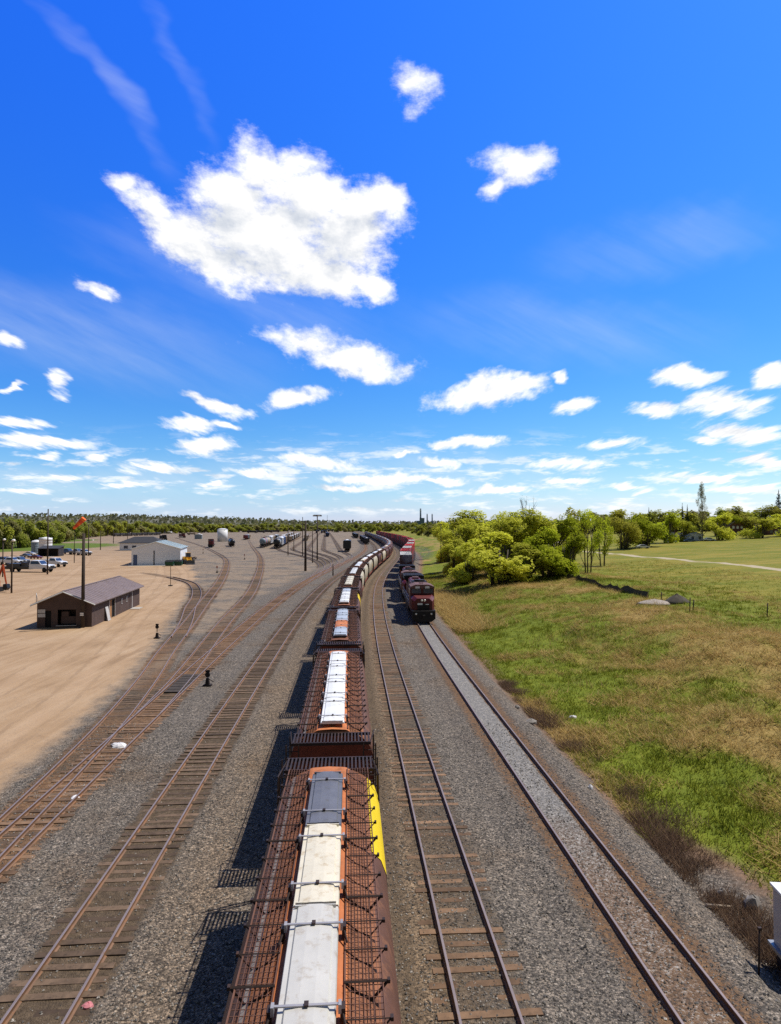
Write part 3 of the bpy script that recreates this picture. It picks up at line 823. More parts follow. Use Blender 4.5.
hl = ['nearest brown grain hopper with orange rust, mixed hatches and a large yellow side patch',
 'second grain hopper from the bottom, brown with an unbroken row of white hatches',
 'third grain hopper, brown with blue-grey hatches and one rusty orange one',
 'fourth grain hopper, white hatches and a small yellow patch, where the train begins bending',
 'fifth grain hopper, brown with cream hatches, level with the red locomotive front',
 'sixth grain hopper, first of the cream sided cars in the bend',
 'seventh grain hopper, cream sided, with one blue-grey hatch among white ones',
 'eighth grain hopper, cream sided with a yellow disc, in the middle of the bend',
 'ninth grain hopper, cream sided without a disc, beside the end of the locomotives',
 'tenth grain hopper, brown among cream ones, with a yellow disc on its side',
 'eleventh grain hopper, cream with a tan disc, close to the outermost point of the bend',
 'twelfth grain hopper, at the outermost point of the bend by the red containers',
 'thirteenth grain hopper, just past the outermost point of the bend']
yc = 12.55; prev = yc
for i in range(46):
    if i == 0: y = yc
    else: y = along('A', prev, PITCH_H)
    prev = y
    loc, rz = pose('A', y)
    cfg = cfgs[i] if i < 11 else dict(body=M_brown, roof=M_rustroof, hatches=[None, [K, G_, B_, G_][i % 4], None, None])
    lab = hl[i] if i < 13 else 'dark grain hopper in the far straight stretch of the train beyond the bend'
    hopper(lab, cfg, loc, rz, 0 if i < 3 else 1 if i < 6 else 2 if i < 11 else 3)

# ---------------------------------------------------------------- locomotives
M_lred = mat('loco_red', (.11, .011, .010), .5, .05, .25, .7, (.10, .02, .015), .4, per=.1, streak=True, spec=.45)
M_lroof = mat('loco_roof', (.16, .085, .075), .75, 0, .3, 1, (.06, .045, .04), .5)
M_lblack = mat('loco_black', (.016, .014, .014), .65, .1, .3, 1, (.05, .04, .035), .3)
M_glass = mat('cab_glass', (.03, .05, .09), .08, 0, .1, 1, spec=.8)
M_white = mat('white_paint', (.75, .75, .73), .5, 0, .08, 2, (.5, .48, .44), .2)
M_lamp = mat('lamp_glass', (.80, .78, .72), .15, 0, .05, 2, spec=.8)
def locomotive(label, loc, rz, full=True):
    r = thing('locomotive', label, 'locomotive', loc, rz, 'red locomotives hauling the container train')
    mb = MB(); mb.box((0, 0, 1.42), (2.95, 21.4, .24)); mb.box((0, 0, 1.12), (1.7, 20.6, .4)); mb.build('underframe', M_lblack, r)
    mb = MB(); mb.prism([(-1.45,1.5),(1.45,1.5),(1.45,.55),(.95,.16),(-.95,.16),(-1.45,.55)], 'y', -10.95, -10.72)
    for s in (-1, 1): mb.box((s*1.2, -10.45, .75), (.5, .5, .6))
    mb.box((0, -11.1, .88), (.3, .55, .32)); mb.build('pilot', M_lblack, r)
    mb = MB()
    mb.loft([[(-1.12,-10.35,1.55),(1.12,-10.35,1.55),(1.12,-10.35,2.62),(.75,-10.3,2.98),(-.75,-10.3,2.98),(-1.12,-10.35,2.62)],
             [(-1.42,-9.7,1.55),(1.42,-9.7,1.55),(1.42,-9.7,2.85),(1.05,-9.6,3.2),(-1.05,-9.6,3.2),(-1.42,-9.7,2.85)],
             [(-1.5,-8.7,1.55),(1.5,-8.7,1.55),(1.5,-8.7,3.05),(1.2,-8.6,3.36),(-1.2,-8.6,3.36),(-1.5,-8.7,3.05)]], smooth=False)
    mb.build('nose', M_lred, r)
    mb = MB(); mb.box((0, -10.36, 1.95), (1.5, .06, .75)); mb.build('nose_door', M_lblack, r)
    mb = MB()
    prof = [(-1.52,1.55),(1.52,1.55),(1.52,4.12),(-1.52,4.12)]
    mb.loft([[(x, -8.7+.0*z, z) for x, z in prof], [(x, -5.6, z) for x, z in prof]], smooth=False); c_ = mb.build('cab', M_lred, r)
    mb = MB(); mb.loft([[(-1.56,y,4.10),(1.56,y,4.10),(1.50,y,4.32),(.8,y,4.58),(-.8,y,4.58),(-1.50,y,4.32)] for y in (-8.95,-5.5)], smooth=False); mb.box((0,-7,4.62),(.5,.8,.12)); mb.build('cab_roof', M_lroof, r)
    for s in (-1, 1):
        w_ = MB(); w_.box((s*.76, -8.73, 3.74), (1.18, .05, .56)); w_.build('windshield', M_glass, r)
        w_ = MB(); w_.box((s*1.535, -7.2, 3.66), (.04, 1.6, .62)); w_.build('side_window', M_glass, r)
        w_ = MB(); w_.lathe([(0,0),(.11,0),(.13,.05),(0,.06)], (s*.95, -10.98, 1.15), 'y', 12); w_.build('headlight', M_lamp, r)
        w_ = MB(); w_.box((s*.62, -9.0, 4.22), (.55, .06, .24)); w_.build('number_board', M_white, r)
        w_ = MB()
        for y in np.linspace(-5.2, 10.2, 11): w_.tube((s*1.44, y, 1.54), (s*1.44, y, 2.55), .022, n=4)
        w_.path([(s*1.44,-5.2,2.55),(s*1.44,10.2,2.55)], .022, 4); w_.path([(s*1.44,-5.2,2.05),(s*1.44,10.2,2.05)], .016, 4); w_.build('handrail', M_white, r)
        w_ = MB()
        for k in range(4): w_.box((s*1.3, -10.3+.0*k, .5+.3*k), (.36, .5, .05))
        w_.build('step', M_lblack, r)
    w_ = MB(); w_.lathe([(0,0),(.12,0),(.14,.05),(0,.06)], (-.18,-10.42,2.72),'y',12); w_.lathe([(0,0),(.12,0),(.14,.05),(0,.06)], (.18,-10.42,2.72),'y',12); w_.build('headlight', M_lamp, r)
    w_ = MB(); w_.box((-.42,-10.40,2.30),(.62,.05,.22)); w_.box((.48,-10.40,2.26),(.42,.05,.10)); w_.build('nose_plate', M_white, r)
    mb = MB()
    mb.loft([[(-.92,y,1.54),(.92,y,1.54),(.92,y,4.1),(.7,y,4.32),(-.7,y,4.32),(-.92,y,4.1)] for y in (-5.62, 10.3)], smooth=False)
    for y in np.arange(-4.5, 10, 1.25):
        for s in (-1, 1): mb.box((s*.935, y, 2.9), (.03, .95, 1.7))
    mb.build('hood', M_lred, r)
    mb = MB(); mb.loft([[(-.95,y,3.5),(.95,y,3.5),(1.48,y,4.0),(1.48,y,4.55),(-1.48,y,4.55),(-1.48,y,4.0)] for y in (5.6, 10.5)], smooth=False)
    for k in range(8): mb.box((0, 5.9+.6*k, 4.57), (2.6, .38, .06))
    mb.build('radiator', M_lblack, r)
    mb = MB(); mb.box((0, -3.6, 4.45), (1.9, 2.6, .3)); mb.lathe([(.7,0),(.75,.18),(.6,.2),(0,.16)], (0,-3.9,4.6), 'z', 16); mb.build('fan_housing', M_lblack, r)
    mb = MB(); mb.box((0, 3.2, 4.42), (.9, 1.3, .3)); mb.build('exhaust_stack', M_lroof, r)
    mb = MB(); mb.loft([[(-1.35,y,.45),(1.35,y,.45),(1.45,y,.75),(1.45,y,1.3),(-1.45,y,1.3),(-1.45,y,.75)] for y in (-3.4, 3.0)], smooth=False); mb.build('fuel_tank', M_lblack, r)
    for y in (-7.0, 7.0):
        def lb():
            mb = MB()
            for s in (-1, 1):
                mb.box((s*1.05, 0, .62), (.22, 4.9, .3)); mb.box((s*1.07, 0, .34), (.16, 1.0, .25))
                for dy in (-1.85, 0, 1.85): mb.box((s*1.1, dy, .5), (.26, .45, .5))
            mb.box((0,0,.7),(2.0,.5,.3)); return mb
        o = obj('wheel_truck', cached('lbog', lb, M_under, 'wheel_truck'), r, (0, y, 0))
        for dy in (-1.85, 0, 1.85): obj('wheelset', cached('wset', wheelset_mesh, M_wheel, 'wheelset'), o, (0, dy, 0))
    return r
yl = 87.7
loc, rz = pose('C', yl); locomotive('leading dark red locomotive facing the camera on the pale ballasted track', loc, rz)
y2 = along('C', yl, 22.6); loc, rz = pose('C', y2); locomotive('trailing red locomotive coupled between the leading one and the containers', loc, rz)
# ---------------------------------------------------------------- container train
M_cred = mat('container_red', (.50, .045, .035), .6, .05, .25, .7, (.28, .05, .035), .35, per=.25, streak=True)
M_cwhite = mat('container_white', (.66, .64, .60), .6, .05, .14, .7, (.40, .33, .28), .3, per=.1)
M_cbrown = mat('container_brown', (.20, .06, .045), .65, .05, .3, .7, (.10, .05, .04), .4, per=.35, streak=True)
def container_mesh(Lc=15.8):
    mb = MB(); h = Lc/2; n = 60; w_ = 1.22; H = 2.85
    for s in (-1, 1):                                     # corrugated sides
        r1, r2 = [], []
        for i in range(n*2+2):
            y = -h+.1+(Lc-.2)*i/(n*2+1); d = .03 if (i//2) % 2 else 0
            r1.append((s*(w_-d), y, .1)); r2.append((s*(w_-d), y, H-.1))
        mb.loft([r1, r2], closed=False, smooth=False)
    mb.box((0, 0, .06), (2.36, Lc-.16, .1))
    for s in (-1, 1):
        mb.box((0, s*(h-.03), H/2), (2.36, .05, H-.1))
        for q_ in (-.6, -.2, .2, .6): mb.tube((q_, s*(h+.01), .2), (q_, s*(h+.01), H-.2), .02, n=4)
        for t_ in (-1, 1):
            mb.box((t_*1.16, s*(h-.08), H/2), (.14, .16, H)); mb.box((t_*1.17, 0, H-.06), (.10, Lc-.3, .12)); mb.box((t_*1.17, 0, .06), (.10, Lc-.3, .12))
    return mb
def lid_mesh(Lc=15.8, H=2.85):
    mb = MB(); mb.box((0, 0, H-.03), (2.26, Lc-.34, .05))
    for i in range(24): mb.box((0, -Lc/2+.5+(Lc-1)*i/23, H+.005), (2.1, .22, .03))
    return mb
def well_mesh():
    mb = MB()
    for s in (-1, 1):
        mb.prism([(-9.6,1.0),(-8.4,1.25),(8.4,1.25),(9.6,1.0),(9.6,.8),(8.2,.45),(-8.2,.45),(-9.6,.8)], 'x', s*1.42-.06, s*1.42+.06)
    mb.box((0, 0, .42), (2.6, 16.2, .1))
    for s in (-1, 1): mb.box((0, s*8.9, 1.0), (2.7, 1.5, .18)); mb.box((0, s*9.7, .85), (.3, 1.0, .24))
    return mb
yprev = along('C', y2, 22.3)
M_cshade = mat('container_dark', (.075, .035, .04), .65, .05, .3, .7, (.06, .04, .035), .4, per=.2, streak=True)  # body colour darkened to stand in for the shaded front end
ccol_ = [M_cwhite, M_cred, M_cwhite, M_cred, M_cwhite, M_cred, M_cwhite, M_cred]
clab = ['dark container with a white roof heading the double stack, directly behind the locomotives', 'first red roofed container, between two white ones', 'second white roofed container, between two red ones',
        'second red roofed container, behind the second white one', 'third white roofed container, where the container train bends away']
for i in range(30):
    y = yprev if i == 0 else along('C', yprev, 20.2); yprev = y
    loc, rz = pose('C', y)
    o = thing('well_car', 'low well car at the head of the container train, behind the locomotives' if i == 0 else 'low well car carrying a double stack of containers', 'well car', loc, rz, 'well cars of the container train')
    obj('well_frame', cached('well', well_mesh, M_under, 'well_frame'), o); bogies(o, (-8.7, 8.7))
    cm = [M_cshade, M_cred, M_cbrown, M_cred, M_cred][i] if i < 5 else [M_cred, M_cred, M_cbrown, M_cred, M_cbrown][i % 5]
    lm = ccol_[i] if i < 8 else cm
    low = obj('shipping_container', cached(('cont', M_cbrown.name), container_mesh, M_cbrown, 'shipping_container'), None, (loc[0], loc[1], .49), rz)
    tag(low, 'brown container at the bottom of a double stack on a well car', 'container', 'lower containers of the double stacks')
    up = obj('shipping_container', cached(('cont', cm.name), container_mesh, cm, 'shipping_container'), None, (loc[0], loc[1], 3.37), rz)
    obj('container_roof', cached(('clid', lm.name), lid_mesh, lm, 'container_roof'), up); obj('container_roof', cached(('clid', M_cbrown.name), lid_mesh, M_cbrown, 'container_roof'), low)
    tag(up, clab[i] if i < 5 else ('red' if cm is M_cred else 'brown')+' container on top of a double stack in the far curved part of the train', 'container', 'upper containers of the double stacks')
# diesel smoke over the trailing unit
ms = bpy.data.materials.new('diesel_smoke'); ms.use_nodes = True; nt = ms.node_tree
nt.nodes.remove(nt.nodes['Principled BSDF']); vol = nt.nodes.new('ShaderNodeVolumePrincipled')
vol.inputs['Color'].default_value = (.22, .24, .30, 1); vol.inputs['Density'].default_value = .07
nt.links.new(vol.outputs[0], nt.nodes['Material Output'].inputs['Volume'])
mb = MB(); px0, py0 = float(XT['C'](118)), 118
rr = random.Random(4)
for (dx, dy, z, r_) in ((0,0,5.9,1.1),(.8,2.2,6.3,1.5),(2.0,5,6.6,1.8),(3.2,9,6.5,1.9),(4.6,13,6.2,1.6)):
    rings = []
    for k in range(1, 8):
        th = math.pi*k/8; rings.append([(px0+dx+r_*math.sin(th)*math.cos(2*math.pi*j/12)*(1+.15*rr.uniform(-1,1)), py0+dy+1.5*r_*math.sin(th)*math.sin(2*math.pi*j/12), z-r_*math.cos(th)*.8) for j in range(12)])
    mb.loft(rings)
sm_ = mb.build('smoke', ms); sm_['kind'] = 'stuff'; sm_['label'] = 'thin grey diesel smoke drifting off the trailing locomotive'
# ================================================================ yard: buildings
M_shed = mat('shed_brown', (.088, .058, .050), .8, 0, .25, .8, (.06, .04, .035), .4, streak=True)
M_shedroof = mat('shed_roof', (.19, .142, .132), .6, .05, .15, .5, (.13, .088, .078), .5)
M_trim = mat('pale_trim', (.50, .49, .48), .6, 0, .12, 2)
M_dark = mat('dark_opening', (.012, .011, .011), .9, 0, .2, 2)
M_wood = mat('bare_wood', (.33, .17, .075), .8, 0, .3, 2)
M_conc = mat('concrete', (.42, .38, .33), .9, 0, .2, 1.5, (.26, .21, .16), .4)
M_gwhite = mat('garage_white', (.76, .79, .84), .55, .0, .05, .5, (.6, .6, .62), .08, streak=True)
M_groof = mat('garage_roof', (.34, .42, .45), .45, .3, .15, .4, (.26, .24, .22), .3)
M_roofdk = mat('roof_dark', (.045, .045, .05), .85, 0, .25, 1)
M_pole = mat('pole_wood', (.055, .040, .032), .9, 0, .3, 2, (.03, .022, .02), .4, streak=True)
M_galv = mat('galvanised', (.30, .31, .32), .45, .6, .2, 2)
M_sockO = mat('sock_orange', (.85, .16, .03), .8, 0, .08, 2)
M_sockR = mat('sock_red', (.62, .075, .03), .8, 0, .08, 2)
M_green = mat('dumpster_green', (.015, .075, .045), .55, 0, .2, 1)
M_lid = mat('lid_black', (.015, .015, .016), .5)
M_tyre = mat('tyre', (.016, .016, .016), .85)
M_rim = mat('rim', (.30, .30, .31), .4, .7)
M_cab = mat('truck_white', (.66, .68, .72), .3, 0, .05, 1, spec=.5)
M_cabg = mat('truck_grey', (.20, .22, .25), .3, .2, .1, 1, spec=.5)
M_cabb = mat('truck_blue', (.05, .09, .20), .3, .2, .1, 1, spec=.5)
M_cabk = mat('truck_dark', (.03, .03, .035), .35, .2, .1, 1, spec=.5)
M_cabr = mat('truck_maroon', (.16, .03, .03), .35, .2, .1, 1, spec=.5)
M_yel = mat('machine_yellow', (.62, .33, .02), .5, 0, .15, 1)
M_mred = mat('machine_red', (.42, .07, .02), .5, 0, .15, 1)
M_tankw = mat('tank_white', (.72, .72, .74), .5, 0, .08, .8, (.45, .42, .40), .25, streak=True)
M_tankg = mat('tank_grey', (.22, .27, .31), .5, .1, .15, .8, streak=True, grime=(.15,.13,.12))
M_tankk = mat('tank_black', (.020, .020, .022), .4, .2, .2, .8, (.08, .06, .05), .3, streak=True, spec=.5)
M_wagblue = mat('wagon_blue', (.16, .24, .42), .55, .1, .2, .8, (.12, .08, .07), .3, streak=True)
M_wagtan = mat('wagon_tan', (.42, .33, .24), .6, 0, .2, .8, (.20, .11, .07), .4, streak=True)
M_wagdk = mat('wagon_dark', (.045, .04, .042), .6, .1, .3, .8, (.12, .06, .04), .4, streak=True)
M_wagnav = mat('wagon_navy', (.03, .038, .075), .55, .1, .3, .8, (.08, .05, .045), .3, streak=True)

def gable(name, label, cat, FL, ang, W_, L_, eave, ridge, over, mw, mr, doors=(), extra=None):
    """house shape: origin at the front-left corner, width along local x, length along local y"""
    z0 = gz1(FL[0], FL[1])-.05
    r = thing(name, label, cat, (FL[0], FL[1], z0), ang)
    mb = MB()
    # front wall with openings cut as real recesses: strips round each opening
    ops = sorted(doors)
    xs = 0.0
    for (x0, x1, z0_, z1, kind) in ops:
        mb.box(((xs+x0)/2, .1, eave/2), (x0-xs, .2, eave)); mb.box(((x0+x1)/2, .1, (z1+eave)/2), (x1-x0, .2, eave-z1))
        if z0_ > .05: mb.box(((x0+x1)/2, .1, z0_/2), (x1-x0, .2, z0_))
        xs = x1
    mb.box(((xs+W_)/2, .1, eave/2), (W_-xs, .2, eave))
    mb.box((.1, L_/2, eave/2), (.2, L_-.4, eave)); mb.box((W_/2, L_-.1, eave/2), (W_, .2, eave))
    for y in (.1, L_-.1): mb.prism([(0, eave), (W_, eave), (W_/2, ridge-.04)], 'y', y-.1, y+.1)
    mb.box((W_/2, L_/2, .04), (W_-.4, L_-.4, .08))
    wall = mb.build('wall', mw, r)
    rf = MB(); sl = (ridge-eave)/(W_/2); e = over
    for s in (-1, 1):
        a = (W_/2, ridge+.0); b_ = (W_/2+s*(W_/2+e), eave-sl*e)
        prof = [(a[0], a[1]), (b_[0], b_[1]), (b_[0], b_[1]+.12), (a[0], a[1]+.12)]
        rf.prism(prof, 'y', -e, L_+e)
    rf.box((W_/2, L_/2, ridge+.13), (.3, L_+2*e, .05))
    n = int((L_+2*e)/.9)
    for s in (-1, 1):
        for i in range(n+1):
            y = -e+.02+(L_+2*e-.04)*i/n
            p0 = Vector((W_/2+s*.1, y, ridge+.125)); p1 = Vector((W_/2+s*(W_/2+e-.03), y, eave-sl*(e-.03)+.125)); rf.tube(p0, p1, .014, n=4)
    rfo = rf.build('roof', mr, r)
    tr = MB()
    for s in (-1, 1): tr.tube((W_/2, -e-.02, ridge+.02), (W_/2+s*(W_/2+e), -e-.02, eave-sl*e+.02), .085, n=4)
    tr.build('barge_board', M_trim, rfo)
    return r, wall

p1_, p2_, p3_ = at(40.6, 629.5), at(91.7, 627.0), at(139.5, 604.5)
ang = math.atan2(p3_.y-p2_.y, p3_.x-p2_.x)-math.pi/2
Wd, Ld = 6.2, (p3_-p2_).length
fl = Vector((p2_.x-Wd*math.cos(ang), p2_.y-Wd*math.sin(ang), 0))
shed, wall = gable('storage_shed', 'long low brown shed with a purplish metal roof standing on the sand lot', 'shed', fl, ang, Wd, Ld, 3.0, 4.35, .55, M_shed, M_shedroof, doors=[(.9, 1.6, .0, 2.1, 'd'), (2.3, 4.4, .35, 2.2, 'o')])
mb = MB(); mb.box((1.25, .17, 1.1), (.7, .05, 2.2)); mb.build('door', M_dark, shed)
mb = MB(); mb.box((3.35, 1.8, 1.3), (2.5, .05, 2.3)); mb.box((3.35, 1.0, .85), (1.7, .9, .9)); mb.box((3.0, .7, 1.6), (.8, .5, .6)); mb.build('loading_bay', M_shed, shed)
mb = MB(); mb.box((3.35, -.05, .3), (2.3, .3, .10)); mb.build('bay_sill', M_conc, shed)
for z in (2.05, 1.55):
    mb = MB(); mb.box((.52, -.03, z), (.82, .05, .42)); o = mb.build('notice_board', M_trim, shed)
def rwall(x, y, z, sy, sz, t=.05): return MB().box((Wd+x, y, z), (t, sy, sz))
# right wall openings: frames and leaves stand proud of the boards
f = MB()
wl = MB()
segs = [(0.2, 6.6), (10.1, Ld-.2)]
wl.box((Wd-.1, (0.2+6.7)/2, 1.5), (.2, 6.5, 3.0)); wl.box((Wd-.1, (9.0+Ld-.2)/2, 1.5), (.2, Ld-.2-9.0, 3.0)); wl.box((Wd-.1, 7.85, 2.7), (.2, 2.3, .6))
wl.build('side_wall', M_shed, shed)
rwall(-.12, 7.4, 1.2, 1.35, 2.4).build('open_door', M_wood, shed)
rwall(-.14, 8.55, 1.2, .88, 2.4).build('door', M_dark, shed)
for (y, z, sy, sz) in ((6.62, 1.25, .14, 2.5), (9.04, 1.25, .10, 2.5), (17.4, 1.3, .20, 2.7)): rwall(.03, y, z, sy, sz).build('door_frame', M_trim, shed)
for y in (12.2, 14.6):
    o = rwall(.03, y, 1.7, .55, .75).build('window', M_trim, shed); MB().box((Wd+.065, y, 1.7), (.03, .38, .55)).build('pane', M_glass, o)
rwall(.02, 16.75, 1.1, .95, 2.2).build('side_door', M_shed, shed)
mb = MB(); mb.box((Wd+.75, 16.9, .05), (1.3, 2.2, .14)); mb.build('door_step', M_conc, shed)
mb = MB(); mb.tube((-.25, .4, 2.9), (-.25, .4, 4.2), .035); mb.tube((-.25,.4,4.1),(-.0,.4,2.9),.02); mb.build('roof_pipe', M_galv, shed)
# board leaning on the wall
lp = shed.matrix_basis @ Vector((Wd+.32, 5.3, 0)) if False else Vector((fl.x+(Wd+.40)*math.cos(ang)-5.3*math.sin(ang), fl.y+(Wd+.40)*math.sin(ang)+5.3*math.cos(ang), 0))
mb = MB(); mb.loft([[(0, -.55, 0), (.06, -.55, 0), (.06, .55, 0), (0, .55, 0)], [(-.36, -.55, 1.75), (-.30, -.55, 1.75), (-.30, .55, 1.75), (-.36, .55, 1.75)]], smooth=False)
tag(mb.build('leaning_board', M_trim, None, (lp.x, lp.y, gz1(lp.x, lp.y)), ang), 'pale board leaning on the side wall of the brown shed', 'board')

g1, g2 = at(134.2, 563.8), at(180.3, 565.0)
ga = R(13); gW = 14.3
gl = Vector((g2.x-gW*math.cos(ga), g2.y-gW*math.sin(ga), 0))
gar, wall = gable('garage', 'white metal garage with two roll doors and a pale blue-grey roof', 'garage', gl, ga, gW, 22, 5.2, 7.3, .35, M_gwhite, M_groof, doors=[(.5, 1.7, 0, 3.4, 'd'), (2.0, 6.3, 0, 4.4, 'd'), (6.8, 11.2, 0, 4.4, 'd')])
for x0, x1 in ((2.0, 6.3), (6.8, 11.2)):
    mb = MB()
    for k in range(8): mb.box(((x0+x1)/2, .14, .28+.55*k), (x1-x0, .06, .53))
    mb.build('roll_door', M_gwhite, gar)
MB().box((6.55, -.03, 2.3), (.30, .06, 4.6)).build('door_post', M_dark, gar)  # near-black strip for the dark gap between the roll doors
MB().box((1.1, .14, 1.7), (1.2, .06, 3.4)).build('door', M_cabb, gar)
MB().box((gW-.1, 11, 2.6), (.2, 21.6, 5.2)).build('side_wall', M_gwhite, gar)
mb = MB(); mb.box((gW/2, -1.6, .02), (gW+1, 3.0, .14)); mb.build('apron', M_conc, gar)
a1 = at(119.5, 550.6)
out_ = thing('workshop', 'low white workshop with a dark hipped roof standing behind the white garage', 'building', (a1.x, a1.y, a1.z-.05), R(5))
mb = MB(); bw, bl, be = 19.5, 13.0, 3.9
for (cx_, cy_, sx_, sy_) in ((bw/2, bl-.1, bw, .2), (.1, bl/2, .2, bl-.4), (bw-.1, bl/2, .2, bl-.4)): mb.box((cx_, cy_, be/2), (sx_, sy_, be))
xs_ = 0
for x0, x1 in ((2, 4), (6, 8), (11, 13), (15, 17)):
    mb.box(((xs_+x0)/2, .1, be/2), (x0-xs_, .2, be)); mb.box(((x0+x1)/2, .1, .5), (x1-x0, .2, 1.0)); mb.box(((x0+x1)/2, .1, 3.2), (x1-x0, .2, 1.4)); xs_ = x1
    MB().box(((x0+x1)/2, .14, 1.75), (x1-x0, .05, 1.5)).build('window', M_glass, out_)
mb.box(((xs_+bw)/2, .1, be/2), (bw-xs_, .2, be)); mb.build('wall', M_gwhite, out_)
mb = MB(); e = .7; rz_ = 6.9
mb.add([(-e,-e,be),(bw+e,-e,be),(bw+e,bl+e,be),(-e,bl+e,be),(5.2,bl/2,rz_),(bw-5.2,bl/2,rz_),(-e,-e,be-.2),(bw+e,-e,be-.2),(bw+e,bl+e,be-.2),(-e,bl+e,be-.2)], [(0,1,5,4),(1,2,5),(2,3,4,5),(3,0,4),(0,6,7,1),(1,7,8,2),(2,8,9,3),(3,9,6,0),(9,8,7,6)]); mb.build('roof', M_roofdk, out_)

def dumpster(label, px, py):
    c = at(px, py); r = thing('dumpster', label, 'dumpster', (c.x, c.y, c.z), R(6), 'green dumpsters by the white garage')
    mb = MB(); mb.loft([[(-1.05,-.75,.15),(1.05,-.75,.15),(1.05,.75,.15),(-1.05,.75,.15)], [(-1.2,-.95,1.25),(1.2,-.95,1.25),(1.2,.85,1.7),(-1.2,.85,1.7)]], smooth=False)
    for s in (-1, 1): mb.box((s*1.2, -.1, .95), (.12, 1.0, .16))
    mb.build('bin', M_green, r)
    mb = MB(); mb.loft([[(-1.24,-1.0,1.26),(1.24,-1.0,1.26),(1.24,.9,1.72),(-1.24,.9,1.72)], [(-1.24,-1.0,1.34),(1.24,-1.0,1.34),(1.24,.9,1.80),(-1.24,.9,1.80)]], smooth=False); mb.build('lid', M_lid, r)
dumpster('green dumpster closer to the roll doors of the white garage', 169.5, 566)
dumpster('green dumpster at the right corner of the white garage', 178.5, 565.6)

# ================================================================ vehicles
def wheel4(r, ys, tr, rad, wdt=.26):
    for y in ys:
        for s in (-1, 1):
            t_ = MB().lathe([(rad*.55, -wdt/2), (rad*.95, -wdt/2), (rad, -wdt/4), (rad, wdt/4), (rad*.95, wdt/2), (rad*.55, wdt/2)], (0,0,0), 'x', 16).mesh('wheel', M_tyre) if (rad, 't') not in CACHE else CACHE[rad, 't']
            CACHE[rad, 't'] = t_
            o = obj('wheel', t_, r, (s*tr, y, rad))
            if (rad, 'r') not in CACHE: CACHE[rad, 'r'] = MB().lathe([(0, -.10), (rad*.56, -.12), (rad*.56, .12), (0, .10)], (0,0,0), 'x', 14).mesh('rim', M_rim)
            obj('rim', CACHE[rad, 'r'], o)
def pickup(label, c, rz, m, bed='box', group='trucks and cars parked on the sand lot', big=1.0):
    """front towards local -y"""
    r = thing('pickup_truck', label, 'truck', (c.x, c.y, c.z), rz, group); r.scale = (big, big, big*1.12)
    mb = MB(); wv = .97
    prof = [(-2.85,.55),(-2.85,1.05),(-2.55,1.18),(-1.35,1.28),(-.75,1.88),(.75,1.92),(1.0,1.25),(1.0,.55)]      # y, z outline
    mb.loft([[(s*(wv-(.12 if z > 1.5 else 0)), y, z) for y, z in prof] for s in (-1, 1)], smooth=False); mb.build('body', m, r)
    w_ = MB()
    for s in (-1, 1):
        w_.add([(s*.955, -1.1, 1.34), (s*.955, .72, 1.34), (s*.87, .62, 1.80), (s*.87, -.70, 1.80)], [(0,1,2,3)])
        w_.add([(s*.975, -1.1, 1.34), (s*.975, .72, 1.34), (s*.89, .62, 1.80), (s*.89, -.70, 1.80)], [(0,1,2,3)])
    w_.build('side_glass', M_glass, r)
    w_ = MB(); w_.loft([[(-.84,-1.34,1.33),(.84,-1.34,1.33),(.75,-.83,1.83),(-.75,-.83,1.83)],[(-.84,-1.32,1.36),(.84,-1.32,1.36),(.75,-.80,1.86),(-.75,-.80,1.86)]], smooth=False); w_.build('windshield', M_glass, r)
    w_ = MB(); w_.box((0, -2.88, .72), (1.9, .14, .26)); w_.box((0, -2.87, .98), (1.1, .05, .2)); w_.build('bumper', M_cabk, r)
    for s in (-1, 1): MB().box((s*.76, -2.86, .97), (.3, .06, .18)).build('headlight', M_lamp, r)
    b_ = MB()
    if bed == 'box':
        b_.box((0, 1.95, .72), (1.8, 1.86, .22))
        for s in (-1, 1): b_.box((s*.92, 1.95, 1.0), (.10, 1.86, .56))
        b_.box((0, 2.88, 1.0), (1.8, .08, .56)); b_.build('cargo_bed', m, r)
    elif bed == 'flat':
        b_.box((0, 3.6, .85), (2.15, 5.2, .16)); b_.box((0, 3.6, .6), (.9, 5.0, .3))
        b_.box((0, 1.15, 1.3), (2.0, .08, .9)); b_.box((0, 4.2, 1.15), (1.7, 2.6, .5)); b_.box((0, 2.4, 1.25), (1.2, .8, .7)); b_.build('flat_deck', M_cabk, r)
    else:
        b_.box((0, 2.3, .8), (1.9, 2.6, .2))
        for s in (-1, 1): b_.box((s*.82, 2.3, 1.2), (.34, 2.6, .7))
        b_.tube((-.7, 1.2, 1.5), (-.7, 3.4, 2.1), .04); b_.tube((.7, 1.2, 2.1), (.7, 3.4, 2.1), .04); b_.build('service_body', m, r)
    wheel4(r, (-1.95, 1.9 if bed == 'box' else 2.4 if bed == 'service' else 4.3), .86, .41)
    return r
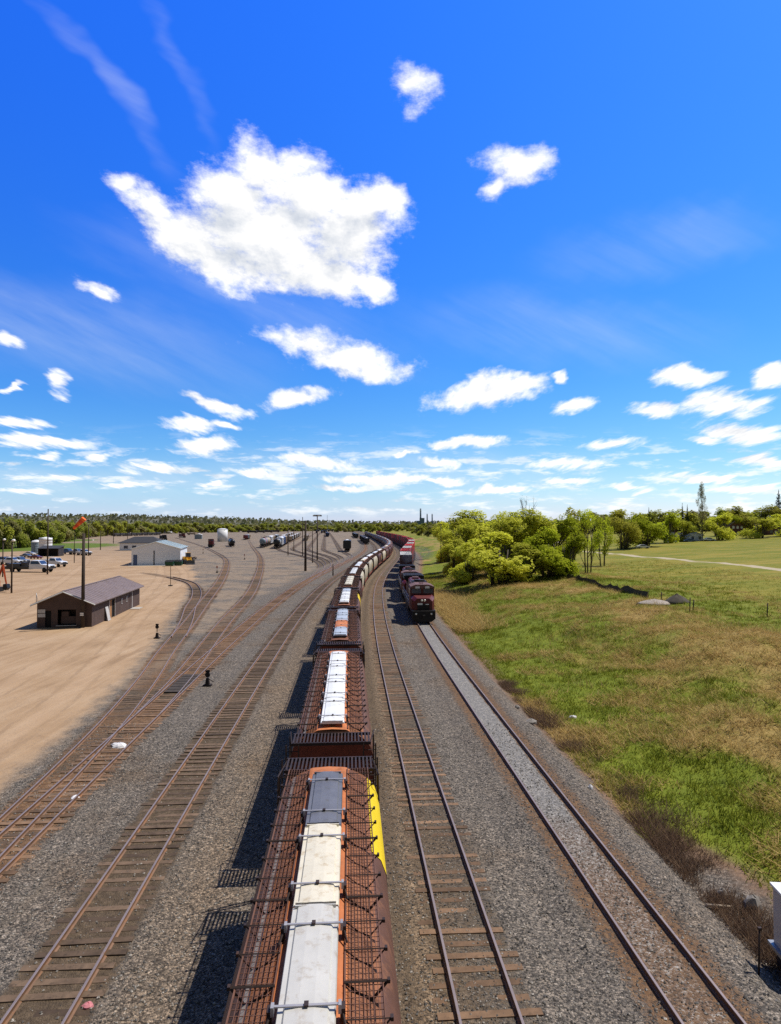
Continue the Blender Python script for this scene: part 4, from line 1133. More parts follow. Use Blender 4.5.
def car(label, c, rz, m, group='trucks and cars parked on the sand lot'):
    r = thing('parked_car', label, 'car', (c.x, c.y, c.z), rz, group)
    prof = [(-2.25,.42),(-2.3,.75),(-1.2,.95),(-.55,1.42),(.85,1.44),(1.6,1.0),(2.25,.95),(2.3,.45)]
    mb = MB(); mb.loft([[(s*(.9-(.16 if z > 1.2 else 0)), y, z) for y, z in prof] for s in (-1, 1)], smooth=False); mb.build('body', m, r)
    w_ = MB()
    for s in (-1, 1):
        for d in (.0, .02): w_.add([(s*(.885+d), -1.0, .99), (s*(.885+d), 1.4, .99), (s*(.76+d), .8, 1.36), (s*(.76+d), -.55, 1.36)], [(0,1,2,3)])
    w_.build('side_glass', M_glass, r)
    w_ = MB(); w_.loft([[(-.72,-1.2,.98),(.72,-1.2,.98),(.66,-.62,1.40),(-.66,-.62,1.40)],[(-.72,-1.18,1.01),(.72,-1.18,1.01),(.66,-.6,1.43),(-.66,-.6,1.43)]], smooth=False); w_.build('windshield', M_glass, r)
    wheel4(r, (-1.4, 1.4), .8, .33, .22)
    return r
pickup('long white crew truck with a dark flat deck, nearest parked vehicle by the tall pole', at(37.5, 572), R(84), M_cab, 'flat', big=1.45)
pickup('white service truck parked just right of the tall pole', at(55, 566.8), R(72), M_cab, 'service', big=1.25)
pickup('silver grey service truck in the second row, directly behind the long crew truck', at(19, 564.5), R(80), M_cabg, 'service', big=1.15)
pickup('white pickup in the second row between two darker trucks', at(11, 565), R(85), M_cab, 'box', big=1.15)
pickup('dark pickup in the second row at the left edge of the lot', at(3, 564.5), R(85), M_cabk, 'box', big=1.15)
car('pale grey car parked in the back row near the dark lean-to', at(26.5, 557.5), R(80), M_cabg)
car('maroon car parked beside the dark lean-to shelter', at(36, 558.8), R(80), M_cabr)
car('white car in the back row against the grass', at(30, 555), R(80), M_cab)
pickup('blue-grey pickup at the right end of the lot, left of the wind sock pole', at(67.5, 554.2), R(75), M_cabb, 'box', big=1.15)
pickup('silver pickup directly right of the wind sock pole', at(77, 554.6), R(72), M_cabg, 'box', big=1.15)
pickup('white pickup at the right end of the parked row by the lamp pole', at(84, 555.3), R(70), M_cab, 'box', big=1.15)
# dark lean-to, tanks
c = at(51, 556); r = thing('lean_to', 'dark open lean-to shelter in front of the pale storage bins', 'shelter', (c.x, c.y, c.z), R(8))
mb = MB(); mb.loft([[(-4,-3,3.0),(4,-3,3.0),(4.2,3,4.0),(-4.2,3,4.0)],[(-4,-3,3.2),(4,-3,3.2),(4.2,3,4.2),(-4.2,3,4.2)]], smooth=False); mb.build('roof', M_roofdk, r)
mb = MB(); mb.box((0, 2.8, 1.9), (7.6, .15, 3.8)); 
for s in (-1, 1): mb.box((s*3.8, 0, 1.6), (.15, 5.6, 3.2))
mb.build('wall', M_wagdk, r)
for x in (-3.7, 0, 3.7): MB().box((x, -2.85, 1.5), (.2, .2, 3.0)).build('post', M_pole, r)
for lab, px, py, m, hh, rad in (('bluish grey storage bin, the lower one behind the lean-to', 36.5, 553.5, M_tankg, 6.0, 2.1), ('tall white storage bin behind the lean-to', 45.5, 553.8, M_tankw, 7.3, 2.6)):
    c = at(px, py); r = thing('storage_bin', lab, 'storage bin', (c.x, c.y, c.z), 0, 'storage bins behind the lean-to')
    mb = MB()
    for z in np.arange(0, hh-1, 1.0): mb.lathe([(rad, z), (rad+.03, z+.1), (rad, z+.2), (rad, z+1.0)], (0,0,0), 'z', 24)
    mb.build('bin_wall', m, r); MB().lathe([(rad+.1, hh-1), (rad+.05, hh-.9), (rad*.8, hh-.3), (.5, hh), (0, hh+.05)], (0,0,0), 'z', 24).build('bin_roof', M_tankw, r)
c = at(63, 534.8); r = thing('site_trailer', 'white and dark red trailer parked far off in front of the tree line', 'trailer', (c.x, c.y, c.z), R(10))
mb = MB(); mb.box((3, 0, 3.0), (9, 3.4, 4.2)); mb.build('body', M_tankw, r); MB().box((-5.2, 0, 2.8), (7, 3.2, 3.8)).build('annex', M_cabr, r); MB().box((0, 0, .5), (16, 2.2, .8)).build('chassis', M_under, r)
MB().box((0, 0, 5.2), (16.6, 3.6, .25)).build('roof', M_tankw, r)

# excavator whose arm shows at the left edge, with a barricade
c = at(-10, 592); r = thing('excavator', 'orange red excavator arm reaching into the left edge beside a lamp pole', 'excavator', (c.x, c.y, c.z), R(0))
mb = MB(); 
for s in (-1, 1): mb.loft([[(s*1.2-.3, y, z) for y, z in ((-1.9,.2),(-1.5,0),(1.5,0),(1.9,.2),(1.9,.6),(1.5,.85),(-1.5,.85),(-1.9,.6))], [(s*1.2+.3, y, z) for y, z in ((-1.9,.2),(-1.5,0),(1.5,0),(1.9,.2),(1.9,.6),(1.5,.85),(-1.5,.85),(-1.9,.6))]], smooth=False)
mb.build('crawler_track', M_lid, r)
mb = MB(); mb.box((-.3, 0, 1.5), (2.9, 2.3, 1.1)); mb.build('body', M_mred, r)
mb = MB(); mb.box((.5, -.7, 2.6), (1.3, .9, 1.3)); mb.build('cab', M_glass, r)
mb = MB(); mb.tube((1.0, .2, 1.7), (2.3, .1, 5.0), .26, .22, 4); mb.build('boom', M_mred, r)
mb = MB(); mb.tube((2.25, .1, 5.05), (3.0, 0, 1.4), .22, .15, 4); mb.build('arm', M_mred, r)
mb = MB(); mb.prism([(2.7,1.5),(3.3,1.5),(3.5,.8),(3.1,.35),(2.6,.7)], 'y', -.5, .5); mb.build('bucket', M_lid, r)
c = at(6.5, 590.5); r = thing('barricade', 'white and red barricade board standing by the left lamp pole', 'barricade', (c.x, c.y, c.z), R(5))
mb = MB(); mb.box((0, 0, .95), (1.3, .05, .3)); mb.box((0, 0, .5), (1.3, .05, .3)); mb.build('board', M_trim, r)
mb = MB()
for x in (-.5, -.1, .3): 
    for z in (.95, .5): mb.box((x, -.028, z), (.18, .012, .3))
mb.build('stripe', M_mred, r)
for s in (-1, 1): MB().tube((s*.55, -.25, 0), (s*.55, .02, 1.2), .03, n=4).tube((s*.55, .3, 0), (s*.55, .02, 1.2), .03, n=4).build('leg', M_galv, r)
# yellow loader by the garage
c = at(188, 564); r = thing('wheel_loader', 'yellow wheel loader parked at the side of the white garage', 'loader', (c.x, c.y, c.z), R(30))
mb = MB(); mb.box((0, 1.2, 1.7), (2.2, 3.0, 1.3)); mb.box((0, -1.2, 1.2), (1.2, 2.2, .7)); mb.build('body', M_yel, r)
mb = MB(); mb.box((0, .3, 2.9), (1.5, 1.4, 1.3)); mb.build('cab', M_glass, r); MB().box((0, .3, 3.6), (1.7, 1.6, .12)).build('cab_roof', M_yel, r)
mb = MB()
for s in (-1, 1): mb.tube((s*.6, -.8, 2.0), (s*.6, -3.2, .8), .14, n=4)
mb.build('lift_arm', M_yel, r)
mb = MB(); mb.loft([[(s*1.4, y, z) for y, z in ((-3.1,1.3),(-3.3,.2),(-4.4,.1),(-3.4,.35))] for s in (-1, 1)], smooth=False); mb.build('bucket', M_lid, r)
wheel4(r, (-1.5, 1.7), 1.15, .75, .55)
c = at(192.5, 560.5)
mb = MB(); rr = random.Random(3)
for i in range(16):
    a = rr.uniform(0, math.pi); mb.tube((rr.uniform(-1.4,1.4), rr.uniform(-1,1), .15+.09*i*.5), (rr.uniform(-1.4,1.4), rr.uniform(-1,1), .15+.09*i*.5+rr.uniform(0,.5)), .10, n=4)
tag(mb.build('scrap_heap', M_darkst, None, (c.x, c.y, c.z)), 'heap of dark scrap beside the yellow loader', 'scrap')

# ================================================================ poles, masts, switch stands
def utility_pole(label, px, pyb, pyt, rad=.15, arm=None, lamp=None, name='utility_pole', cat='pole', plate=False, group=None, y=None):
    c = at(px, pyb); zt = top_z(px, pyt, c.y)
    r = thing(name, label, cat, (c.x, c.y, c.z), 0, group); h = zt-c.z
    mb = MB(); mb.tube((0,0,-.3), (0,0,h), rad*1.15, rad*.8, 8); mb.build('shaft', M_pole if name != 'light_mast' else M_darkst, r)
    if arm:
        mb = MB()
        for k in range(arm): mb.box((0, -.12, h-.35-.9*k), (2.2, .1, .13)); 
        for k in range(arm):
            for x in (-.95, -.45, .45, .95): mb.tube((x, -.12, h-.28-.9*k), (x, -.12, h-.08-.9*k), .05, n=6)
        mb.build('cross_arm', M_pole, r)
    if lamp:
        mb = MB(); mb.tube((0,0,h-.2-lamp[1]), (lamp[0], 0, h-lamp[1]), .04, n=5); mb.build('lamp_arm', M_galv, r)
        mb = MB(); mb.lathe([(.08,0),(.30,.06),(.34,.22),(.2,.42),(0,.46)], (lamp[0], 0, h-.1-lamp[1]), 'z', 12); mb.build('lamp_head', M_lamp, r)
    if plate:
        for z in (1.75, 1.55): MB().box((0, -rad*1.25, z), (.42, .03, .16)).build('plate', M_white, r)
    return r
utility_pole('thick bare utility pole in front of the brown shed, with small white plates', 82.7, 627.8, 533.5, .21, plate=True)
utility_pole('tallest dark pole by the white work truck', 47.4, 574.5, 509, .17)
utility_pole('slim lamp pole with a round pale lamp, in front of the parked trucks', 11.5, 593, 541, .14, lamp=(.25, 0), name='lamp_pole')
utility_pole('lamp pole at the extreme left edge behind the excavator arm', 2.6, 577, 540, .13, lamp=(.3, 0), name='lamp_pole')
utility_pole('pole with a small lamp right of the wind sock', 88.4, 556, 525, .2, lamp=(1.8, 6.3), name='lamp_pole')
utility_pole('pole standing on the sand left of the white workshop', 100.4, 550, 530.5, .2)
utility_pole('short pole left of the workshop roof', 113.4, 543.5, 529.5, .22)
utility_pole('tall pole behind the workshop roof', 127.5, 540, 514, .22)
utility_pole('slim pole left of the tank wagons in the yard', 288, 555.5, 527, .17)
utility_pole('slim pole among the tank wagons in the yard', 293.8, 551, 520, .15)
utility_pole('tall slim pole right behind the thick yard pole', 302.5, 556, 517, .16)
utility_pole('thick dark pole in the middle of the yard', 305.4, 571, 520.5, .30)
utility_pole('short slim pole right of the thick yard pole', 312.4, 563, 528, .14)
c = at(317.2, 560); r = utility_pole('tall light mast with a ring of floodlights in the yard', 317.2, 560, 515, .22, name='light_mast', cat='light mast')
h = top_z(317.2, 515, c.y)-c.z
mb = MB(); mb.box((0, 0, h), (2.6, .3, .2)); mb.box((0, 0, h), (.3, 2.6, .2)); mb.build('lamp_frame', M_galv, r)
for k in range(6):
    a = 2*math.pi*k/6; MB().box((1.25*math.cos(a), 1.25*math.sin(a), h-.25), (.7, .55, .5), rz=a).build('floodlight', M_lamp if k % 2 else M_galv, r)
utility_pole('short marker post between the yard tracks beside the hopper train', 333, 575.5, 564, .14)
utility_pole('utility pole standing in front of the bushes right of the locomotives', 440.9, 563.5, 523.5, .17, arm=1)
utility_pole('lone pole by the yellow tree in front of the far houses', 761.5, 533.5, 510, .17, lamp=(.9, 0))
c = at(74.2, 562.8); zt = top_z(74.2, 527.5, c.y); r = thing('wind_sock', 'orange striped wind sock blowing from a dark pole above the parked vehicles', 'wind sock', (c.x, c.y, c.z))
h = zt-c.z; mb = MB(); mb.tube((0,0,-.2), (0,0,h), .14, .08, 8); mb.build('pole', M_pole, r)
mb = MB(); dv = Vector((.70, .1, .72)).normalized(); n_ = 5; L5 = 4.7
side = dv.cross(Vector((0,1,0))).normalized(); up2 = dv.cross(side)
for k in range(n_):
    rings = []
    for f_ in (k/n_, (k+.5)/n_, (k+1)/n_):
        rad = .46+.40*f_; cc = Vector((-.35, 0, h-.35))+dv*L5*f_
        rings.append([cc+(side*math.cos(2*math.pi*j/14)+up2*math.sin(2*math.pi*j/14))*rad for j in range(14)])
    mb.loft(rings, caps=(k == 0, k == n_-1), mi=k % 2)
mb.build('sock', [M_sockO, M_sockR], r)

def switch_stand(label, px, py, hgt, tgt):
    c = at(px, py); r = thing('switch_stand', label, 'switch stand', (c.x, c.y, c.z), R(-4), 'switch stands beside the tracks')
    MB().box((0, 0, .06), (.6, .4, .12)).build('base', M_under, r)
    mb = MB(); mb.loft([[(-.15,-.14,.1),(.15,-.14,.1),(.15,.14,.1),(-.15,.14,.1)], [(-.09,-.09,.62),(.09,-.09,.62),(.09,.09,.62),(-.09,.09,.62)]], smooth=False); mb.tube((0,0,.7),(0,0,hgt), .045, n=6); mb.build('stand', M_under, r)
    mb = MB(); mb.lathe([(0,-.03),(.2,-.03),(.2,.03),(0,.03)], (0,0,hgt-.1), 'y', 12); mb.box((0,0,hgt+.16), (.34,.03,.16)); mb.build('target', M_under if not tgt else tgt, r)
    mb = MB(); mb.tube((0,0,.6), (.5,-.1,.35), .03, n=5); mb.build('lever', M_under, r)
switch_stand('switch stand on the gravel edge of the sand lot, right of the brown shed', 157, 638.5, 1.35, None)
switch_stand('switch stand by the dark timber panel between the two left tracks', 207.5, 686, .95, None)
switch_stand('distant switch stand at the branching tracks right of the yellow loader', 217, 573, 1.6, M_mred)
switch_stand('switch stand where the branch track meets the gravel below the black tank wagon', 244.5, 559.5, 1.7, M_mred)
switch_stand('switch stand beside the curve where the branch tracks pass the garage', 203, 553.5, 1.8, M_mred)
c = at(170.5, 586); r = thing('signal_post', 'thin post standing at the end of the curved spur track', 'post', (c.x, c.y, c.z)); mb = MB(); mb.tube((0,0,-.1),(0,0,4.0),.06); mb.build('shaft', M_pole, r); MB().box((0,0,.1),(.7,.7,.2)).build('footing', M_under, r)
# dark timber panel in the track by the switch stand
c = at(189, 683); a = -math.atan(float(slope(EY, c.y)))
mb = MB()
for k in range(7): mb.box((0, -2.6+.78*k, .0), (1.30, .68, .06))
M_tim = mat('panel_timber', (.055, .043, .034), .9, 0, .45, 2, (.12, .085, .055), .5)
ox = float(EY(c.y)); tag(mb.build('crossing_panel', M_tim, None, (ox, c.y, -.10), a), 'dark oily timber panel laid between the rails beside the switch stand', 'track panel')

# ================================================================ wagons standing in the yard
def tank_wagon(label, loc, rz, m, band=None, group='wagons standing in the yard', Lw=14.5, detail=True):
    r = thing('tank_wagon', label, 'tank wagon', loc, rz, group); h = Lw/2
    def f1():
        return MB().lathe([(0,-h),(.8,-h+.05),(1.3,-h+.35),(1.48,-h+.8),(1.5,-h+1),(1.5,h-1),(1.48,h-.8),(1.3,h-.35),(.8,h-.05),(0,h)], (0,0,2.75), 'y', 20)
    obj('tank', cached(('tank', m.name, Lw), f1, m, 'tank'), r)
    def f2():
        mb = MB(); mb.box((0,0,1.05),(1.2,Lw+.8,.3)); 
        for s in (-1,1): mb.box((0,s*(h-1.6),1.35),(2.4,.5,.6)); mb.box((0,s*(h+.4),1.05),(2.8,.4,.25)); mb.box((s*1.0,0,4.2),(.5,Lw*.5,.05)) if False else None
        return mb
    obj('underframe', cached(('tuf', Lw), f2, M_under, 'underframe'), r)
    def f3():
        mb = MB(); mb.lathe([(.55,4.1),(.55,4.55),(.5,4.6),(0,4.62)],(0,0,0),'z',14); mb.box((0,0,4.3),(2.2,2.6,.06))
        for s in (-1,1): mb.tube((s*1.1,-1.3,4.33),(s*1.1,-1.3,5.1),.03,n=4); mb.tube((s*1.1,1.3,4.33),(s*1.1,1.3,5.1),.03,n=4); mb.tube((s*1.1,-1.3,5.1),(s*1.1,1.3,5.1),.03,n=4)
        return mb
    obj('dome_platform', cached('tdome', f3, M_darkst, 'dome_platform'), r)
    if band: obj('painted_band', cached(('tband', band.name), lambda: MB().lathe([(1.515,-1.2),(1.515,1.2)],(0,-2.5,2.75),'y',20), band, 'painted_band'), r)
    bogies(r, (-h+1.6, h-1.6)); return r
def box_wagon(label, loc, rz, m, H=3.2, Lw=16, top=None, name='freight_wagon', cat='wagon', group='wagons standing in the yard'):
    r = thing(name, label, cat, loc, rz, group)
    def f1():
        mb = MB(); z0, z1 = 1.15, 1.15+H; h = Lw/2
        mb.loft([[(x, y, z) for x, z in ((-1.5,z0),(1.5,z0),(1.5,z1),(1.1,z1+.22),(-1.1,z1+.22),(-1.5,z1))] for y in (-h, h)], smooth=False)
        for k in range(11):
            for s in (-1, 1): mb.box((s*1.53, -h+.3+(Lw-.6)*k/10, (z0+z1)/2), (.08, .12, H-.1))
        return mb
    obj('body', cached(('bw', m.name, H, Lw), f1, m, 'body'), r)
    if top: obj('roof_walk', cached(('bt', top.name, H, Lw), lambda: MB().box((0,0,1.15+H+.3),(1.0,Lw-1,.14)), top, 'roof_walk'), r)
    bogies(r, (-Lw/2+2, Lw/2-2))
    obj('coupler', cached(('bc', Lw), lambda: MB().box((0,0,1.0),(.3,Lw+1.8,.25)), M_under, 'coupler'), r)
    return r
def line_pose(f, y):
    a, b_ = float(f(y-5)), float(f(y+5)); return (float(f(y)), y, 0.0), -math.atan2(b_-a, 10)
class ln:                                    # straight standing track through a ground point
    def __init__(s, px, py, sl): c = at(px, py); s.x, s.y, s.s = c.x, c.y, sl
    def __call__(s, y): return s.x+(np.asarray(y, float)-s.y)*s.s
f1_ = ln(262.5, 548.0, -.118); f2_ = ln(276.5, 549, -.118)
row1 = [('grey and rust tank wagon at the near end of the far tank row', M_tankg, 't', M_cred), ('tan tank wagon second in the far tank row', M_wagtan, 't', None), ('pale covered wagon third in the far tank row', M_tankw, 'b', None),
        ('tan covered wagon fourth in the far tank row', M_wagtan, 'b', None), ('dark wagon fifth in the far tank row', M_wagdk, 'b', None), ('grey wagon sixth in the far tank row', M_tankg, 'b', None)]
row2 = [('black ended tank wagon with pale sides at the near end of the near tank row', M_tankk, 't', M_tankw), ('white covered wagon with blue end, second in the near tank row', M_tankw, 'b', None), ('blue wagon third in the near tank row', M_wagblue, 'b', None),
        ('tan wagon fourth in the near tank row', M_wagtan, 'b', None), ('dark wagon fifth in the near tank row', M_wagdk, 'b', None)]
for f_, rw in ((f1_, row1), (f2_, row2)):
    y = f_.y+8
    for lab, m, k, bnd in rw:
        loc, rz = line_pose(f_, y)
        w_ = tank_wagon(lab, loc, rz, m, bnd) if k == 't' else box_wagon(lab, loc, rz, m, 3.1, top=M_tankw if m is not M_wagdk else None)
        w_.scale = (1.22, 1.1, 1.25); y += 20.5
    for i in range(14):
        y += 19; loc, rz = line_pose(f_, y+20)
        box_wagon('distant %s wagon in the long row behind the tank wagons' % ('tan' if i % 3 == 0 else 'dark' if i % 3 == 1 else 'pale'), loc, rz, [M_wagtan, M_wagdk, M_tankw][i % 3], 2.9, name='distant_wagon', group='distant wagons in the yard rows')
fr = ln(240, 541.5, -.16)
for i, (lab, m, k) in enumerate((('maroon wagon standing alone left of the tank rows', M_cabr, 'b'), ('grey wagon behind the maroon one left of the tank rows', M_tankg, 'b'), ('tan wagon at the far end of the short string left of the tank rows', M_wagtan, 'b'))):
    loc, rz = line_pose(fr, fr.y+60+19*i); box_wagon(lab, loc, rz, m, 2.8, 15)
fr = ln(306, 541, -.125)
for i in range(7):
    loc, rz = line_pose(fr, fr.y+10+18*i); box_wagon('dark wagon in the string right of the tank rows, behind the thick pole' if i % 2 else 'tan wagon in the string right of the tank rows, behind the thick pole', loc, rz, M_wagdk if i % 2 else M_wagtan, 2.9, 15, name='distant_wagon', group='string of wagons behind the thick yard pole')
fr = ln(328, 537, -.115)
for i in range(7):
    loc, rz = line_pose(fr, fr.y+10+18*i); box_wagon('navy wagon in the string between the light mast and the lone black wagon', loc, rz, M_wagnav, 3.0, 15, name='distant_wagon', group='navy string right of the light mast')
c = at(346, 552); box_wagon('lone black hopper wagon with a pale top standing clear in the yard', (c.x, c.y+8, 0), R(3), M_tankk, 3.0, 15, top=M_tankw).scale = (1.15, 1.1, 1.2)
c = at(366.5, 544.5); o = box_wagon('white topped dark wagon at the near end of the string left of the hopper bend', (c.x, c.y+6, 0), R(4), M_wagdk, 2.7, 15, top=M_tankw)
fs = ln(366.5, 544.5, -.075)
for i in range(6):
    loc, rz = line_pose(fs, c.y+24+18*i); box_wagon('dark wagon in the short string left of the hopper train bend', loc, rz, M_wagdk, 3.0, 15, name='dark_wagon', group='dark string beside the hopper bend')
fs2 = ln(357, 538.5, -.085)
for i in range(8):
    loc, rz = line_pose(fs2, fs2.y+8+18*i); box_wagon('dark wagon in the second string left of the hopper train bend', loc, rz, M_wagdk if i % 2 else M_tankk, 3.0, 15, name='dark_wagon', group='second dark string beside the bend')
for k in range(15):
    fk = ln(317+2.5*k+rnd.uniform(-1,1), 533.6-.1*k-rnd.uniform(0,2.2), -.11+.003*k); st = rnd.randrange(3)
    for i in range(4):
        loc, rz = line_pose(fk, fk.y+19*i+30*(k % 2)); box_wagon('dark blue wagon in the crowded far end of the yard', loc, rz, M_wagnav if (i+k) % 3 else M_wagdk, 3.1, 16, name='distant_wagon', group='navy wagons at the far end of the yard')
fk = lambda y: None
cA, cB = at(116, 536.5), at(158, 535.2)
for i in range(9):
    q_ = cA.lerp(cB, i/8); a = math.atan2(cB.y-cA.y, cB.x-cA.x)-math.pi/2
    box_wagon('dark gondola wagon in the row in front of the left tree line', (q_.x, q_.y, gz1(q_.x, q_.y)+.2), a, M_wagdk, 2.2, (cB-cA).length/8-1.5, name='gondola_wagon', group='gondolas in front of the left trees')
cA, cB = at(252, 533.2), at(275, 532.6)
for i in range(4):
    q_ = cA.lerp(cB, i/3); box_wagon('small dark wagon behind the tank row, in front of the trees', (q_.x, q_.y, .1), math.pi/2, M_wagdk, 3.0, 16, name='gondola_wagon', group='dark wagons behind the tank rows')
# yard engines and the black tank wagon with the white tank behind
def mini_loco(label, px, py, rz, m):
    c = at(px, py); r = thing('yard_locomotive', label, 'locomotive', (c.x, c.y, .05), rz, 'locomotives idling by the workshop')
    mb = MB(); mb.box((0,0,1.35),(2.9,16.5,.35)); mb.prism([(-1.4,1.2),(1.4,1.2),(1.2,.25),(-1.2,.25)],'y',-8.3,-8.1); mb.build('underframe', M_lblack, r)
    mb = MB(); mb.box((0,2.6,2.75),(1.9,10.4,2.5)); mb.box((0,-6.6,2.35),(2.0,2.8,1.7)); mb.build('hood', m, r)
    mb = MB(); mb.box((0,-3.9,3.0),(2.9,2.8,3.0)); mb.build('cab', m, r); MB().box((0,-3.9,4.56),(3.0,3.2,.14)).build('cab_roof', M_lroof, r)
    for s in (-1,1): MB().box((s*.75,-5.32,3.9),(1.0,.05,.6)).build('windshield', M_glass, r)
    bogies(r, (-5.4,5.4)); return r
mini_loco('red switching locomotive in front of the black tank wagon', 211.5, 547.2, R(12), M_lred)
mini_loco('black locomotive nearest to the white garage roof', 163, 540.5, R(35), M_lblack)
mini_loco('dark red locomotive standing behind the garage', 182, 538, R(35), M_lred)
ft = ln(232.5, 547.2, -.30)
loc, rz = line_pose(ft, ft.y+7); tank_wagon('black tank wagon standing right of the red switching locomotive', loc, rz, M_tankk)
loc, rz = line_pose(ft, ft.y+25); tank_wagon('second black tank wagon, coupled behind the first and below the white tank', loc, rz, M_tankk)
c = at(222.5, 541.5); r = thing('fuel_tank', 'tall white upright tank behind the black tank wagons', 'tank', (c.x, c.y, c.z))
hz = top_z(222.5, 528.5, c.y)-c.z; rad = (xat(227.3, c.y)-xat(217.5, c.y))/2
MB().lathe([(rad,0),(rad,hz*.92)],(0,0,0),'z',24).build('tank_wall', M_tankw, r); MB().lathe([(rad+.1,hz*.92),(rad,hz*.94),(rad*.5,hz),(0,hz+.1)],(0,0,0),'z',24).build('tank_roof', M_tankw, r)
c = at(198.5, 539); r = thing('tool_shed', 'small grey blue shed between the garage and the red switcher', 'shed', (c.x, c.y, c.z), R(8))
MB().box((0,0,2.0),(6.5,4,4.0)).build('wall', M_tankg, r); mb = MB(); mb.prism([(-3.6,3.9),(3.6,3.9),(0,5.2)],'y',-2.3,2.3); mb.build('roof', M_tankw, r)
for lab, px, py, m in (('pale flat wagon far left of the dark red locomotive', 168, 533.6, M_tankw), ('tan flat wagon beyond the dark red locomotive', 192, 535.2, M_wagtan)):
    c = at(px, py); box_wagon(lab, (c.x, c.y, .1), R(60), m, 2.0, 16)

# ================================================================ far skyline
M_stack = mat('stack_blue', (.16, .20, .27), .8, 0, .08, .02)  # blue tint paints distance haze into the colour
def stack(label, px, top, wpx, y):
    x = xat(px, y); zt = top_z(px, top, y); z0 = gz1(x, y); rad = wpx/2/F*y
    r = thing('smokestack', label, 'smokestack', (x, y, z0), 0, 'smokestacks of the power plant')
    MB().lathe([(rad*1.25,0),(rad,(zt-z0)*.6),(rad*.85,zt-z0),(rad*.7,zt-z0),(rad*.7,zt-z0-2),(0,zt-z0-2)],(0,0,0),'z',16).build('chimney', M_stack, r)
    MB().lathe([(rad*1.05,0),(rad*1.05,2.5)],(0,0,(zt-z0)*.86),'z',16).build('ring', M_trim, r)
stack('tallest smokestack, beside the plant block on the horizon', 420.6, 508.5, 1.7, 2300)
stack('middle smokestack on the horizon', 427.2, 513.8, 1.3, 2350); stack('right smokestack on the horizon, nearest to the bushes', 432.2, 513.8, 1.3, 2350)
x = xat(422, 2300); r = thing('power_plant', 'bluish power plant block at the foot of the tallest smokestack', 'power plant', (x, 2300, gz1(x, 2300)))
ht = top_z(422, 518, 2300)-gz1(x, 2300)
MB().box((0,0,ht/2),(17,30,ht)).build('boiler_house', M_stack, r); MB().box((-14,0,ht*.36),(12,30,ht*.72)).build('turbine_hall', M_stack, r)
for lab, px, top, y in (('thin radio mast on the horizon above the far end of the yard', 327.2, 515, 900), ('thin radio mast on the horizon left of the yard poles', 268, 518, 1200)):
    x = xat(px, y); z0 = gz1(x, y); h = top_z(px, top, y)-z0; r = thing('radio_mast', lab, 'mast', (x, y, z0))
    mb = MB()
    for a in range(3):
        aa = 2*math.pi*a/3; mb.tube((.5*math.cos(aa), .5*math.sin(aa), 0), (.25*math.cos(aa), .25*math.sin(aa), h), .09, n=4)
    for k in range(int(h/1.5)):
        for a in range(3):
            aa, bb = 2*math.pi*a/3, 2*math.pi*(a+1)/3; mb.tube((.4*math.cos(aa), .4*math.sin(aa), k*1.5), (.4*math.cos(bb), .4*math.sin(bb), k*1.5+1.2), .04, n=4, caps=False)
    mb.build('lattice', M_galv, r)

# ================================================================ right side: signal cabinet, fence, litter, stones
c = Vector((11.35, 17.6, 0)); gzc = gz1(11.9, 17.8)
r = thing('signal_cabinet', 'white trackside signal cabinet on a dark plinth at the bottom right corner', 'cabinet', (12.0, 17.9, gzc), R(-4))
zb, zt = -.22-gzc, 1.42-gzc
M_cabin = mat('cabinet_grey', (.50, .47, .44), .45, .1, .08, 1.5, (.36, .33, .30), .2, streak=True)
mb = MB(); mb.box((0, 0, (zb+zt)/2), (1.55, 1.1, zt-zb)); mb.build('housing', M_cabin, r)
MB().box((0, 0, zt+.03), (1.68, 1.22, .07)).build('lid', M_white, r)
for s in (-1, 1): MB().box((s*.385, -.56, (zb+zt)/2), (.72, .03, zt-zb-.16)).build('door', M_cabin, r)
mb = MB(); mb.box((0, 0, zb-.05), (1.80, 1.3, .10)); mb.build('base_frame', M_galv, r)
mb = MB(); mb.box((0, 0, (zb-.4)/2-.1), (1.45, 1.0, zb+.25)); mb.build('plinth', M_under, r)  # plinth colour blackened to paint in the shadow under the cabinet
c = at(758.5, 975); zt = top_z(761, 930, c.y)-c.z
r = thing('steel_post', 'thin rusty post standing left of the signal cabinet', 'post', (c.x, c.y, c.z)); mb = MB(); mb.tube((0,0,-.2),(.06,.02,zt),.028,n=6); mb.build('shaft', M_darkst, r); MB().box((.06,.02,zt+.03),(.09,.07,.06)).build('cap', M_darkst, r)
# sagging dark fence
M_fence = mat('fence_fabric', (.075, .064, .050), .95, 0, .3, 2, (.10, .08, .05), .4)
fa, fb = at(567, 578.5), at(648, 598.5)
r = thing('silt_fence', 'sagging dark fabric fence crossing the grass below the clump of bushes', 'fence', (fa.x, fa.y, 0))
nf = 26; top, bot = [], []
for i in range(nf+1):
    x, y = fa.x+(fb.x-fa.x)*i/nf, fa.y+(fb.y-fa.y)*i/nf; z = gz1(x, y)
    hh = .72+.10*math.sin(i*1.3)+.22*rnd.uniform(-1, 1); top.append((x-fa.x, y-fa.y+.1*math.sin(i), z+max(.4, hh))); bot.append((x-fa.x, y-fa.y, z-.1))
mb = MB(); mb.loft([bot, top], closed=False, smooth=True); mb.loft([[(a, b_+.03, c_) for a, b_, c_ in bot], [(a, b_+.03, c_) for a, b_, c_ in top]], closed=False); mb.build('fabric', M_fence, r)
for i in range(0, nf+1, 2): MB().tube((bot[i][0], bot[i][1]-.05, bot[i][2]-.2), (top[i][0]+.05, top[i][1]-.05, top[i][2]+.25), .04, n=5).build('stake', M_pole, r)
